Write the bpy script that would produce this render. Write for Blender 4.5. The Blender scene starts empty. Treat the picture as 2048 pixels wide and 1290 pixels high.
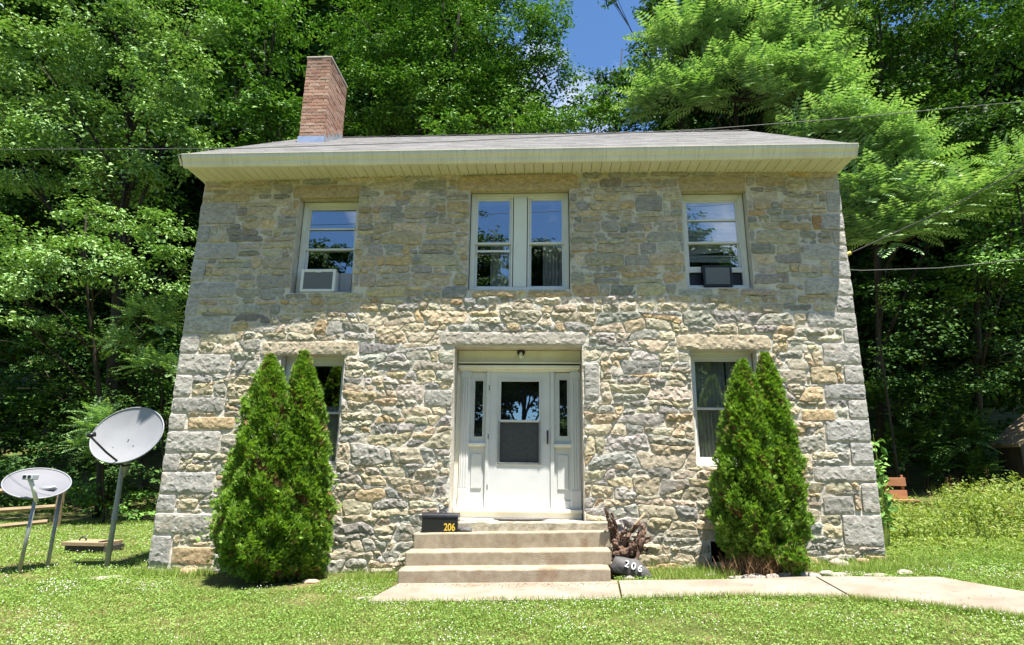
import bpy, bmesh, math, random
import numpy as np
from mathutils import Vector, Matrix, noise as mnoise
from mathutils.geometry import delaunay_2d_cdt

R = random.Random(7)
rng = np.random.default_rng(11)
S = bpy.context.scene
COL = S.collection

# ------------------------------------------------------------------ camera
FPX, CX, CY = 1190.0, 1024.0, 645.0          # focal length and centre in photo pixels
def nrm(v): return v / np.linalg.norm(v)
AY = nrm(np.array([65, -292, FPX]))           # world Y (into the facade) in camera axes
AZ = np.array([66, 4944, FPX]); AZ = nrm(AZ - AY * (AZ @ AY))
AX = np.cross(AZ, AY) * -1
if AX[0] < 0: AX = -AX
CAM = np.array([0.0, -8.66, 1.35])
cd = bpy.data.cameras.new('camera'); cam = bpy.data.objects.new('camera', cd); COL.objects.link(cam)
cd.sensor_width = 36; cd.lens = FPX / 2048 * 36; cd.clip_end = 2000; cd.clip_start = 0.05
cam.matrix_world = Matrix(((AX[0], AX[1], -AX[2], CAM[0]), (AY[0], AY[1], -AY[2], CAM[1]),
                           (AZ[0], AZ[1], -AZ[2], CAM[2]), (0, 0, 0, 1)))
S.camera = cam
# ------------------------------------------------------------------ sky, sun, exposure
SUN = Vector((0.150, -0.222, 1.0)).normalized()
w = bpy.data.worlds.new('World'); S.world = w; w.use_nodes = True
nt = w.node_tree; bg = nt.nodes['Background']
sky = nt.nodes.new('ShaderNodeTexSky'); sky.sky_type = 'NISHITA'; sky.sun_disc = False
sky.sun_elevation = math.asin(SUN.z); sky.sun_rotation = math.atan2(SUN.x, SUN.y)
sky.air_density = 0.85; sky.dust_density = 0.1; sky.ozone_density = 3.6
tc = nt.nodes.new('ShaderNodeTexCoord')
cn = nt.nodes.new('ShaderNodeTexNoise'); cn.inputs['Scale'].default_value = 5.5; cn.inputs['Detail'].default_value = 9
cn.inputs['Roughness'].default_value = 0.56
cr = nt.nodes.new('ShaderNodeValToRGB'); cr.color_ramp.elements[0].position = 0.53; cr.color_ramp.elements[1].position = 0.78
mx = nt.nodes.new('ShaderNodeMix'); mx.data_type = 'RGBA'; mx.inputs[7].default_value = (8.5, 8.9, 9.6, 1)
nt.links.new(tc.outputs['Generated'], cn.inputs['Vector']); nt.links.new(cn.outputs['Fac'], cr.inputs['Fac'])
nt.links.new(cr.outputs['Color'], mx.inputs[0]); wb = nt.nodes.new('ShaderNodeMix'); wb.data_type = 'RGBA'; wb.blend_type = 'MULTIPLY'; wb.inputs[0].default_value = 1; wb.inputs[7].default_value = (.80, 1.0, 1.12, 1)
nt.links.new(sky.outputs['Color'], wb.inputs[6]); nt.links.new(wb.outputs[2], mx.inputs[6])
nt.links.new(mx.outputs[2], bg.inputs['Color'])
bg.inputs['Strength'].default_value = 0.07
sl = bpy.data.lights.new('sun', 'SUN'); sl.energy = 5.0; sl.angle = math.radians(0.55); sl.color = (1.0, 0.955, 0.88)
so = bpy.data.objects.new('sun', sl); COL.objects.link(so)
so.rotation_euler = SUN.to_track_quat('Z', 'Y').to_euler(); so.location = (3, -6, 25)
S.view_settings.view_transform = 'Standard'; S.view_settings.look = 'None'
S.view_settings.exposure = 1.55; S.view_settings.gamma = 1.0; S.view_settings.use_curve_mapping = False
S.cycles.max_bounces = 6; S.cycles.diffuse_bounces = 2; S.cycles.transmission_bounces = 4
S.cycles.transparent_max_bounces = 8; S.cycles.glossy_bounces = 3
S.cycles.use_adaptive_sampling = True; S.cycles.use_denoising = True
S.cycles.sample_clamp_indirect = 6

# ------------------------------------------------------------------ photo pixel -> world
def ray(px, py):
    d = np.array([(px - CX) / FPX, -(py - CY) / FPX, 1.0]); return np.array([AX @ d, AY @ d, AZ @ d])
def at(px, py, Y):                            # on the upright plane y = Y
    r = ray(px, py); t = (Y - CAM[1]) / r[1]; return Vector(CAM + t * r)
def bulge(x): return 0.14 * max(0.0, 1 - ((x - 0.1) / 5.3) ** 2)
def wall_y(x): return -bulge(x)               # the old facade is bowed outwards
def atw(px, py):                              # on the facade
    Y = 0.0
    for _ in range(4): p = at(px, py, Y); Y = wall_y(p.x)
    return p
GX = [-60, -14, -9, -5.5, -1.7, .8, 4.5, 7, 12, 60]; GZ = [-.5, -.24, -.2, -.13, -.045, .03, .24, .38, .62, 1.4]
def gz(x, y):
    z = np.interp(x, GX, GZ) + np.where(np.asarray(y) < 0, 0.018, 0.02) * np.clip(y, -14, 60)
    t = np.clip(np.asarray(y) - 9.0, 0, 60); z = z + 0.33 * t * t / (t + 5)
    return z
def gnd(px, py):                              # on the ground
    r = ray(px, py); t = 5.0
    for _ in range(60):
        p = CAM + t * r; e = p[2] - float(gz(p[0], p[1]))
        if abs(e) < 1e-4: break
        t += e / max(0.05, -r[2] + 0.02) * 0.7
    return Vector(p)

# ------------------------------------------------------------------ materials
def mat(name, col, rough=0.7, spec=0.4, metal=0.0):
    m = bpy.data.materials.new(name); m.use_nodes = True
    b = m.node_tree.nodes['Principled BSDF']
    b.inputs['Base Color'].default_value = (*col, 1); b.inputs['Roughness'].default_value = rough
    b.inputs['Specular IOR Level'].default_value = spec; b.inputs['Metallic'].default_value = metal
    return m
def N(m, t, **kw):
    n = m.node_tree.nodes.new('ShaderNode' + t)
    for k, v in kw.items():
        if k in n.inputs: n.inputs[k].default_value = v
        else: setattr(n, k, v)
    return n
def L(m, a, b): m.node_tree.links.new(a, b)
def coords(m, scale=(1, 1, 1), obj=False):
    mp = N(m, 'Mapping'); mp.inputs['Scale'].default_value = scale
    if obj:
        t = N(m, 'TexCoord'); L(m, t.outputs['Object'], mp.inputs['Vector'])
    else:
        g = N(m, 'NewGeometry'); L(m, g.outputs['Position'], mp.inputs['Vector'])
    return mp.outputs['Vector']
def noise(m, vec, scale, detail=4, rough=0.55):
    n = N(m, 'TexNoise', Scale=scale, Detail=detail, Roughness=rough); L(m, vec, n.inputs['Vector']); return n.outputs['Fac']
def ramp(m, fac, stops):
    r = N(m, 'ValToRGB'); e = r.color_ramp.elements
    while len(e) < len(stops): e.new(0.5)
    for i, (p, c) in enumerate(stops):
        e[i].position = p; e[i].color = (*c, 1) if len(c) == 3 else c
    L(m, fac, r.inputs['Fac']); return r.outputs['Color']
def mixc(m, fac, a, b, mode='MIX'):
    x = N(m, 'Mix', data_type='RGBA', blend_type=mode)
    for s, v in ((0, fac), (6, a), (7, b)):
        if hasattr(v, 'is_linked'): L(m, v, x.inputs[s])
        else: x.inputs[s].default_value = v if s == 0 else (*v, 1)
    return x.outputs[2]
def bump(m, h, strength=0.5, dist=0.01, prev=None):
    b = N(m, 'Bump', Strength=strength, Distance=dist); L(m, h, b.inputs['Height'])
    if prev is not None: L(m, prev, b.inputs['Normal'])
    return b.outputs['Normal']
def PB(m): return m.node_tree.nodes['Principled BSDF'].inputs
def noisy(name, c1, c2, scale=6, rough=0.75, bstr=0.3, bdist=0.005, bscale=60, spec=0.3, stretch=(1, 1, 1), c3=None, metal=0.0, obj=False):
    m = mat(name, c1, rough, spec, metal); v = coords(m, stretch, obj)
    st = [(0.3, c1), (0.7, c2)]
    if c3: st = [(0.25, c1), (0.55, c2), (0.75, c3)]
    c = ramp(m, noise(m, v, scale, 6), st)
    L(m, c, PB(m)['Base Color'])
    if bstr: L(m, bump(m, noise(m, v, bscale, 5), bstr, bdist), PB(m)['Normal'])
    return m

M = {}
# stone: colour of each stone from its own attribute, grain and stains from noise
m = M['stone'] = mat('stone', (.4, .37, .3), 0.85, 0.25)
a = N(m, 'Attribute', attribute_name='tint'); v = coords(m, (1, 1, 1)); vs = coords(m, (1.0, 1.0, 2.0))
c = mixc(m, 0.8, a.outputs['Color'], ramp(m, noise(m, vs, 16, 8, .62), [(.3, (.5, .5, .5)), (.68, (1.28, 1.26, 1.2))]), 'MULTIPLY')
sp = ramp(m, noise(m, v, 110, 3, .7), [(.34, (.52, .52, .52)), (.46, (1, 1, 1)), (.62, (1.12, 1.12, 1.12))])
c = mixc(m, 0.65, c, sp, 'MULTIPLY')
c = mixc(m, ramp(m, noise(m, v, 3.1, 5), [(.58, (0, 0, 0)), (.78, (.42, .42, .42))]), c, (.42, .28, .14))
c = mixc(m, ramp(m, noise(m, v, 7.0, 5), [(.60, (0, 0, 0)), (.80, (.5, .5, .5))]), c, (.10, .10, .09))
L(m, c, PB(m)['Base Color'])
b1 = bump(m, noise(m, vs, 46, 10, .75), .9, 0.012); L(m, bump(m, noise(m, v, 120, 4, .7), 0.5, 0.004, b1), PB(m)['Normal'])
m = M['mortar'] = mat('mortar', (.5, .46, .38), 0.9, 0.2); v = coords(m)
c = ramp(m, noise(m, v, 5, 8), [(.3, (.50, .45, .36)), (.55, (.64, .59, .50)), (.75, (.72, .68, .60))])
c = mixc(m, 0.6, c, ramp(m, noise(m, v, 130, 3, .7), [(.35, (.72, .72, .72)), (.6, (1.06, 1.06, 1.06))]), 'MULTIPLY')
L(m, c, PB(m)['Base Color']); L(m, bump(m, noise(m, v, 34, 8, .7), 0.9, 0.018), PB(m)['Normal'])
M['brick'] = mat('brick', (.4, .19, .11), 0.85, 0.2); m = M['brick']
a = N(m, 'Attribute', attribute_name='tint'); v = coords(m)
c = mixc(m, 0.8, a.outputs['Color'], ramp(m, noise(m, v, 22, 6, .65), [(.3, (.6, .58, .56)), (.7, (1.2, 1.18, 1.15))]), 'MULTIPLY')
L(m, c, PB(m)['Base Color']); L(m, bump(m, noise(m, v, 70, 5, .7), .7, .006), PB(m)['Normal'])
M['brick_mortar'] = noisy('brick_mortar', (.46, .40, .33), (.58, .52, .44), 12, .9, .6, .006, 80)
M['trim'] = noisy('trim_paint', (.66, .66, .60), (.76, .76, .70), 3.0, .5, .15, .002, 40, .4)
M['white'] = noisy('white_paint', (.58, .585, .57), (.66, .665, .65), 2.5, .38, .06, .001, 60, .45)
m = M['white']; v = coords(m); c0 = PB(m)['Base Color'].links[0].from_socket
c = mixc(m, ramp(m, noise(m, v, 7, 7, .65), [(.55, (0, 0, 0)), (.8, (.35, .35, .35))]), c0, (.50, .47, .40)); L(m, c, PB(m)['Base Color'])
# old cream paint with chips
m = M['cream'] = mat('old_cream_paint', (.72, .69, .58), .6, .35); v = coords(m)
c = ramp(m, noise(m, v, 4, 6), [(.3, (.76, .71, .56)), (.7, (.86, .83, .71))])
c = mixc(m, ramp(m, noise(m, v, 26, 6, .7), [(.66, (0, 0, 0)), (.70, (1, 1, 1))]), c, (.26, .18, .10))
L(m, c, PB(m)['Base Color']); L(m, bump(m, noise(m, v, 30, 6), .3, .003), PB(m)['Normal'])
m = M['gutter'] = mat('gutter_paint', (.6, .6, .5), .42, .45); v = coords(m, (1, 1, 1)); vd = coords(m, (9, 1, .8))
c = ramp(m, noise(m, v, 2.2, 6), [(.3, (.64, .61, .52)), (.7, (.77, .74, .65))])
c = mixc(m, ramp(m, noise(m, vd, 3, 6, .7), [(.5, (0, 0, 0)), (.8, (.55, .55, .55))]), c, (.30, .30, .22))
L(m, c, PB(m)['Base Color'])
M['soffit'] = noisy('soffit_vinyl', (.62, .58, .46), (.74, .70, .59), 2.2, .5, .12, .002, 30, .4, (3, .5, 1))
m = M['shingle'] = mat('shingle', (.22, .22, .23), .92, .2); v = coords(m); gi = N(m, 'NewGeometry')
c = ramp(m, gi.outputs['Random Per Island'], [(0, (.125, .121, .119)), (.5, (.155, .150, .147)), (1, (.19, .184, .18))])
c = mixc(m, .6, c, ramp(m, noise(m, v, 160, 3, .8), [(.35, (.6, .6, .6)), (.65, (1.3, 1.3, 1.3))]), 'MULTIPLY')
c = mixc(m, ramp(m, noise(m, v, .8, 6), [(.52, (0, 0, 0)), (.8, (.4, .4, .4))]), c, (.12, .12, .10))
L(m, c, PB(m)['Base Color']); L(m, bump(m, noise(m, v, 220, 3), .5, .003), PB(m)['Normal'])
M['flashing'] = noisy('flashing', (.45, .5, .58), (.62, .66, .72), 6, .35, .2, .003, 20, .5, metal=.7)
M['concrete'] = noisy('concrete', (.25, .20, .14), (.345, .29, .21), 9, .9, .9, .008, 90, .2, c3=(.42, .36, .275))
m = M['concrete']; v = coords(m)
c0 = PB(m)['Base Color'].links[0].from_socket
c = mixc(m, .7, c0, ramp(m, noise(m, v, 190, 2, .8), [(.36, (.35, .33, .3)), (.46, (1, 1, 1)), (.7, (1.12, 1.12, 1.12))]), 'MULTIPLY')
c = mixc(m, ramp(m, noise(m, v, 3.4, 6), [(.55, (0, 0, 0)), (.76, (.7, .7, .7))]), c, (.20, .11, .055))
L(m, c, PB(m)['Base Color'])
m = M['paving'] = mat('paving', (.55, .48, .40), .9, .2); v = coords(m)
c = ramp(m, noise(m, v, 2.2, 7), [(.28, (.20, .16, .12)), (.5, (.265, .222, .175)), (.72, (.32, .28, .228))])
c = mixc(m, .6, c, ramp(m, noise(m, v, 150, 2, .8), [(.34, (.6, .58, .55)), (.48, (1, 1, 1)), (.7, (1.08, 1.08, 1.08))]), 'MULTIPLY')
c = mixc(m, ramp(m, noise(m, v, 5.5, 7, .65), [(.60, (0, 0, 0)), (.74, (.7, .7, .7))]), c, (.15, .08, .05))
L(m, c, PB(m)['Base Color']); L(m, bump(m, noise(m, v, 110, 5, .7), .5, .005), PB(m)['Normal'])
# ground
m = M['soil'] = mat('lawn_soil', (.1, .12, .03), .95, .1); v = coords(m)
c = ramp(m, noise(m, v, 1.6, 7), [(.3, (.06, .075, .02)), (.5, (.09, .10, .03)), (.66, (.17, .125, .065))])
c = mixc(m, ramp(m, noise(m, v, .55, 3), [(.35, (0, 0, 0)), (.7, (.35, .35, .35))]), c, (.11, .15, .03))
L(m, c, PB(m)['Base Color']); L(m, bump(m, noise(m, v, 40, 6), .8, .02), PB(m)['Normal'])
def leafmat(name, cols, trans=0.35, rough=0.42, nscale=0.8, spec=0.5):
    m = mat(name, cols[0], rough, spec)
    gi = N(m, 'NewGeometry'); v = coords(m)
    f = N(m, 'Math', operation='MULTIPLY_ADD'); L(m, gi.outputs['Random Per Island'], f.inputs[0]); f.inputs[1].default_value = .55
    g = N(m, 'Math', operation='MULTIPLY'); L(m, noise(m, v, nscale, 3), g.inputs[0]); g.inputs[1].default_value = .55
    L(m, g.outputs[0], f.inputs[2])
    c = ramp(m, f.outputs[0], [(.15, cols[0]), (.5, cols[1]), (.85, cols[2])])
    L(m, c, PB(m)['Base Color'])
    t = N(m, 'BsdfTranslucent'); tc_ = mixc(m, 1.0, c, (1.5, 1.6, .55), 'MULTIPLY'); L(m, tc_, t.inputs['Color'])
    mxs = N(m, 'MixShader'); mxs.inputs[0].default_value = trans
    L(m, m.node_tree.nodes['Principled BSDF'].outputs[0], mxs.inputs[1]); L(m, t.outputs[0], mxs.inputs[2])
    L(m, mxs.outputs[0], m.node_tree.nodes['Material Output'].inputs['Surface']); return m
M['grass'] = leafmat('grass', [(.12, .205, .03), (.205, .30, .058), (.30, .355, .105)], .3, .55, .9, .25)
for nm_ in ('grass',):
    m = M[nm_]; v = coords(m); c0 = PB(m)['Base Color'].links[0].from_socket
    c = mixc(m, ramp(m, noise(m, v, 1.9, 5, .6), [(.52, (0, 0, 0)), (.72, (.6, .6, .6))]), c0, (.27, .20, .085)); L(m, c, PB(m)['Base Color'])
M['clover'] = leafmat('clover', [(.10, .195, .03), (.17, .285, .055), (.25, .345, .095)], .25, .55, .7, .25)
M['flower'] = mat('clover_flower', (.55, .54, .46), .8, .2)
M['weeds'] = leafmat('weeds', [(.11, .18, .025), (.19, .27, .045), (.28, .31, .09)], .3, .55, 1.2, .25)
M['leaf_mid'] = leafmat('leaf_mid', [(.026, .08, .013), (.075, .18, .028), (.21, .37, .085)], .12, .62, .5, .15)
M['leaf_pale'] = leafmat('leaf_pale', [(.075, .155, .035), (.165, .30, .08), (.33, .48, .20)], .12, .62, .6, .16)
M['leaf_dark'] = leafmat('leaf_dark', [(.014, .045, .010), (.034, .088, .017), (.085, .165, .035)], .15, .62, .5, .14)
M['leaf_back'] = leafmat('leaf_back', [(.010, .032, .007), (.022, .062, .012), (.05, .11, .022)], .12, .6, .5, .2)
M['leaf_frond'] = leafmat('leaf_frond', [(.09, .195, .05), (.195, .34, .11), (.37, .51, .26)], .18, .5, .8, .35)
M['arbor'] = leafmat('arborvitae', [(.055, .13, .013), (.125, .235, .028), (.25, .37, .075)], .25, .6, 3.0, .2)
M['dead'] = noisy('dead_twig', (.16, .09, .04), (.28, .17, .08), 20, .9, 0)
M['bark'] = noisy('bark', (.028, .024, .019), (.065, .055, .043), 6, .95, .9, .03, 14, .1, (1, 1, .25))
M['drift'] = noisy('driftwood', (.06, .035, .025), (.17, .105, .075), 9, .85, .9, .02, 26, .2, (1, 1, .4))
M['wood_red'] = noisy('stained_wood', (.30, .13, .06), (.42, .20, .10), 7, .7, .3, .004, 30, .3, (.4, 1, 3))
M['wood_old'] = noisy('weathered_wood', (.20, .15, .09), (.34, .26, .16), 6, .85, .4, .005, 30, .2, (.3, 1, 3))
M['wood_grey'] = noisy('grey_boards', (.045, .04, .036), (.09, .082, .072), 6, .9, .4, .006, 30, .2, (3, 3, .3))
M['galv'] = noisy('galvanised_pole', (.24, .25, .25), (.34, .35, .35), 8, .45, .1, .002, 40, .4, metal=.35)
M['dish'] = noisy('dish_paint', (.23, .232, .24), (.27, .272, .28), 3, .45, .05, .001, 60, .4)
M['dish_glare_cut'] = noisy('glare_cut_dish_paint', (.13, .132, .15), (.16, .162, .18), 3, .6, .05, .001, 60, .3)  # dish colour darkened to offset the strong sun on the small upturned dish
M['dish_rim'] = mat('dish_rim', (.22, .23, .25), .5)
M['black'] = mat('black_plastic', (.012, .012, .014), .4, .5)
M['mailbox'] = noisy('mailbox_black', (.010, .010, .012), (.02, .02, .024), 30, .28, .1, .001, 90, .5)
M['gold'] = mat('gold_numerals', (.70, .47, .06), .4, .5)
M['number'] = mat('white_numerals', (.80, .80, .80), .6)
M['slate'] = noisy('painted_stone', (.06, .058, .058), (.11, .105, .10), 9, .7, .5, .008, 30)
M['rock'] = noisy('loose_rock', (.24, .20, .16), (.42, .38, .32), 6, .9, .7, .015, 22)
M['rock_pink'] = noisy('pink_rock', (.42, .25, .17), (.55, .36, .26), 7, .9, .7, .012, 24)
M['mat_rubber'] = noisy('door_mat_rubber', (.10, .09, .08), (.17, .15, .14), 12, .95, .5, .01, 70)
M['grey_grille'] = mat('grille_grey', (.16, .17, .19), .5)
M['pvc'] = mat('white_plastic', (.70, .70, .68), .4, .45)
M['panel'] = mat('accordion_panel', (.42, .45, .50), .5)
M['blind'] = mat('blind_slat', (.78, .79, .74), .6)
M['curtain'] = noisy('curtain_cloth', (.45, .45, .44), (.60, .60, .58), 3, .9, 0)
M['screen'] = noisy('insect_screen', (.045, .047, .05), (.07, .072, .075), 40, .8, .3, .001, 300)
M['bulb'] = mat('bulb', (.75, .74, .68), .25)
M['cable'] = mat('cable', (.09, .09, .09), .6)
M['yellow'] = mat('yellow_wrap', (.52, .38, .08), .6)
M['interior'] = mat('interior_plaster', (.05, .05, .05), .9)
M['petal'] = mat('seed_head', (.30, .19, .08), .9)
m = M['glass'] = bpy.data.materials.new('glass'); m.use_nodes = True; m.node_tree.nodes.remove(m.node_tree.nodes['Principled BSDF'])
tr = N(m, 'BsdfTransparent', Color=(.88, .9, .9, 1)); gl = N(m, 'BsdfGlossy', Roughness=.006, Color=(.95, .97, 1, 1))
lf = N(m, 'LayerWeight', Blend=.5); lp = N(m, 'Math', operation='POWER'); L(m, lf.outputs['Facing'], lp.inputs[0]); lp.inputs[1].default_value = 4.0
lw = N(m, 'Math', operation='MULTIPLY_ADD'); L(m, lp.outputs[0], lw.inputs[0]); lw.inputs[1].default_value = .75; lw.inputs[2].default_value = .20; vb = coords(m)
L(m, bump(m, noise(m, vb, 1.7, 2), .03, .02), gl.inputs['Normal'])
ms = N(m, 'MixShader'); L(m, lw.outputs[0], ms.inputs[0]); L(m, tr.outputs[0], ms.inputs[1]); L(m, gl.outputs[0], ms.inputs[2])
L(m, ms.outputs[0], m.node_tree.nodes['Material Output'].inputs['Surface'])

# ------------------------------------------------------------------ mesh helpers
def link(name, me, mt, parent=None):
    o = bpy.data.objects.new(name, me); COL.objects.link(o)
    if mt is not None and me is not None and not me.materials: me.materials.append(mt)
    if parent is not None: o.parent = parent
    return o
def mk(name, V, F, mt, parent=None, smooth=False):
    me = bpy.data.meshes.new(name); me.from_pydata([tuple(v) for v in V], [], F); me.update()
    if smooth: me.polygons.foreach_set('use_smooth', [True] * len(me.polygons))
    return link(name, me, mt, parent)
def npm(name, V, F, mt, parent=None, smooth=False):
    V = np.asarray(V, dtype=np.float32); F = np.asarray(F, dtype=np.int32); k = F.shape[1]
    me = bpy.data.meshes.new(name); me.vertices.add(len(V)); me.vertices.foreach_set('co', V.ravel())
    me.loops.add(F.size); me.loops.foreach_set('vertex_index', F.ravel())
    me.polygons.add(len(F)); me.polygons.foreach_set('loop_start', np.arange(0, F.size, k, dtype=np.int32))
    if smooth: me.polygons.foreach_set('use_smooth', np.ones(len(F), dtype=bool))
    me.update(calc_edges=True); me.validate()
    return link(name, me, mt, parent)
def tag(o, label=None, cat=None, group=None, kind=None):
    if label: o['label'] = label
    if cat: o['category'] = cat
    if group: o['group'] = group
    if kind: o['kind'] = kind
    return o
def thing(name, label, cat, loc=(0, 0, 0), group=None):
    o = bpy.data.objects.new(name, None); COL.objects.link(o); o.location = loc; o.empty_display_size = .1
    return tag(o, label, cat, group)
def sub(o, parent):                           # parent in place: meshes are written in world coordinates
    o.parent = parent; o.matrix_parent_inverse = Matrix.Translation(-Vector(root_loc(parent))); return o
def root_loc(p):
    v = Vector((0, 0, 0))
    while p is not None: v += p.location; p = p.parent if p.parent is None else None
    return v
def boxv(x0, x1, y0, y1, z0, z1): return [(x0, y0, z0), (x1, y0, z0), (x1, y1, z0), (x0, y1, z0), (x0, y0, z1), (x1, y0, z1), (x1, y1, z1), (x0, y1, z1)]
BF = [(0, 3, 2, 1), (4, 5, 6, 7), (0, 1, 5, 4), (1, 2, 6, 5), (2, 3, 7, 6), (3, 0, 4, 7)]
class MB:                                     # collects boxes, prisms and tubes into one mesh
    def __init__(s): s.V = []; s.F = []
    def add(s, V, F):
        n = len(s.V); s.V += [tuple(v) for v in V]; s.F += [tuple(i + n for i in f) for f in F]; return s
    def box(s, x0, x1, y0, y1, z0, z1, b=0.0):
        if b <= 0: return s.add(boxv(x0, x1, y0, y1, z0, z1), BF)
        bm = bmesh.new(); vs = [bm.verts.new(v) for v in boxv(x0, x1, y0, y1, z0, z1)]
        for f in BF: bm.faces.new([vs[i] for i in f])
        bmesh.ops.bevel(bm, geom=list(bm.edges), offset=b, segments=2, affect='EDGES', profile=.5, clamp_overlap=True)
        bm.verts.index_update(); s.add([v.co[:] for v in bm.verts], [[v.index for v in f.verts] for f in bm.faces]); bm.free(); return s
    def tube(s, pts, rad, n=8, cap=True):
        pts = [Vector(p) for p in pts]; k = len(pts)
        if not hasattr(rad, '__len__'): rad = [rad] * k
        V = []; up = None
        for i, p in enumerate(pts):
            d = (pts[min(i + 1, k - 1)] - pts[max(i - 1, 0)]).normalized()
            if up is None: up = Vector((0, 0, 1)) if abs(d.z) < .9 else Vector((1, 0, 0))
            a = d.cross(up).normalized(); up2 = a.cross(d).normalized(); up = up2
            for j in range(n):
                t = 2 * math.pi * j / n; V.append(p + (a * math.cos(t) + up2 * math.sin(t)) * rad[i])
        F = [(i * n + j, i * n + (j + 1) % n, (i + 1) * n + (j + 1) % n, (i + 1) * n + j) for i in range(k - 1) for j in range(n)]
        if cap: F += [tuple(range(n))[::-1], tuple((k - 1) * n + j for j in range(n))]
        return s.add(V, F)
    def quad(s, a, b, c, d): return s.add([a, b, c, d], [(0, 1, 2, 3)])
    def build(s, name, mt, parent=None, smooth=False): return mk(name, s.V, s.F, mt, parent, smooth)
def Bx(name, mt, parent, x0, x1, y0, y1, z0, z1, b=0.0, smooth=False): return MB().box(x0, x1, y0, y1, z0, z1, b).build(name, mt, parent, smooth)

# ------------------------------------------------------------------ ground
xs = np.unique(np.concatenate([np.linspace(-16, 16, 81), np.linspace(-90, 90, 46)])); ys = np.unique(np.concatenate([np.linspace(-9, 14, 58), np.linspace(-80, 110, 60)]))
XX, YY = np.meshgrid(xs, ys); ZZ = gz(XX, YY); nx = len(xs)
V = np.stack([XX.ravel(), YY.ravel(), ZZ.ravel()], 1)
F = [(j * nx + i, j * nx + i + 1, (j + 1) * nx + i + 1, (j + 1) * nx + i) for j in range(len(ys) - 1) for i in range(nx - 1)]
o = npm('ground', V, F, M['soil'], None, True); tag(o, 'green lawn soil rising to a wooded slope behind', None, None, 'structure')

# ------------------------------------------------------------------ house shell
house = thing('stone_house', 'two storey rubble stone house with chimney and grey shingle roof', 'house', (0, 0, 0))
XL, XR, ZB, ZT, DEP = -5.56, 4.50, -0.35, 5.90, 7.2
REC_U, REC_L, REC_D = 0.20, 0.20, 0.38
def rect_px(pts, rec):                        # frame rectangle in the recess from four photo corners
    c = atw(sum(p[0] for p in pts) / 4, sum(p[1] for p in pts) / 4); Y = wall_y(c.x) + rec
    hid = (1, 3) if c.x < -1 else (0, 2) if c.x > 1 else ()   # that edge is cut off by the wall face
    q = [at(p[0], p[1], Y - rec if i in hid else Y) for i, p in enumerate(pts)]      # tl, tr, bl, br
    return ((q[0].x + q[2].x) / 2, (q[1].x + q[3].x) / 2, (q[2].z + q[3].z) / 2, (q[0].z + q[1].z) / 2, Y)
W_UL = rect_px([(607, 402), (716, 398), (594, 590), (704, 585)], REC_U)
W_UC = rect_px([(945, 388), (1135, 387), (937, 583), (1140, 583)], 0.14)
W_UR = rect_px([(1364, 386), (1484, 385), (1374, 578), (1499, 576)], REC_U * .7)
W_LR = rect_px([(1384, 706), (1506, 704), (1392, 931), (1516, 930)], REC_L)
W_LL = rect_px([(577, 716), (692, 713), (549, 938), (668, 936)], REC_L)
def opn(W, e=.012): return (W[0] - e, W[1] + e, W[2] - e, W[3] + e)
dl = atw(907, 693); dr = atw(1164, 691); dbz = atw(1035, 1041).z
DOOR = (dl.x + .02, dr.x, dbz, (dl.z + dr.z) / 2)
vh = atw(1437, 1105); VENT = (vh.x - .10, vh.x + .15, vh.z - .12, vh.z + .14)
OPEN = [opn(W_UL), opn(W_UC), opn(W_UR), opn(W_LL), opn(W_LR), DOOR, VENT]
def lines(a, b, step, extra):
    v = sorted(set([round(t, 4) for t in np.arange(a, b, step)] + [b] + [round(e, 4) for e in extra]))
    ex = set(round(e, 4) for e in extra) | {a, b}; out = []
    for t in v:
        if out and t - out[-1] < step * .35:
            if round(t, 4) in ex and out[-1] not in ex: out[-1] = t; continue
            if round(t, 4) not in ex: continue
        out.append(t)
    return out
gxl = lines(XL, XR, .05, [v for r in OPEN for v in r[:2]]); gzl = lines(ZB, ZT, .05, [v for r in OPEN for v in r[2:]])
V = []; F = []; idx = {}
def rough(x, z): return .004 + .016 * mnoise.fractal(Vector((x * 6, z * 6, 3.1)), .8, 2, 3)
ed = {round(v, 4) for r in OPEN for v in r}
for j, z in enumerate(gzl):
    for i, x in enumerate(gxl):
        idx[i, j] = len(V); V.append((x, wall_y(x) - rough(x, z), z))
for j in range(len(gzl) - 1):
    for i in range(len(gxl) - 1):
        cx, cz = (gxl[i] + gxl[i + 1]) / 2, (gzl[j] + gzl[j + 1]) / 2
        if any(r[0] < cx < r[1] and r[2] < cz < r[3] for r in OPEN): continue
        F.append((idx[i, j], idx[i + 1, j], idx[i + 1, j + 1], idx[i, j + 1]))
w_ = MB(); w_.add(V, F)
for r in OPEN[:-1]:                           # reveals
    y0, y1 = wall_y((r[0] + r[1]) / 2) - .02, .45
    for X in r[:2]: w_.quad((X, wall_y(X) - .004, r[2]), (X, y1, r[2]), (X, y1, r[3]), (X, wall_y(X) - .004, r[3]))
    for Z in r[2:]: w_.quad((r[0], wall_y(r[0]) - .004, Z), (r[1], wall_y(r[1]) - .004, Z), (r[1], y1, Z), (r[0], y1, Z))
for X in (XL, XR):                            # gable ends
    w_.add([(X, 0, ZB), (X, DEP, ZB), (X, DEP, ZT), (X, DEP / 2, 8.72), (X, 0, ZT)], [(0, 1, 2, 3, 4)])
w_.quad((XL, DEP, ZB), (XR, DEP, ZB), (XR, DEP, ZT), (XL, DEP, ZT))
wall = w_.build('wall', M['mortar'], house)
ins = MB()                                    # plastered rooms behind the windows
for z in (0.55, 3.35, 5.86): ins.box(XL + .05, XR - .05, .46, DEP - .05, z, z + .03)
ins.box(XL + .05, XR - .05, 3.2, 3.3, .6, 5.8)
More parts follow.
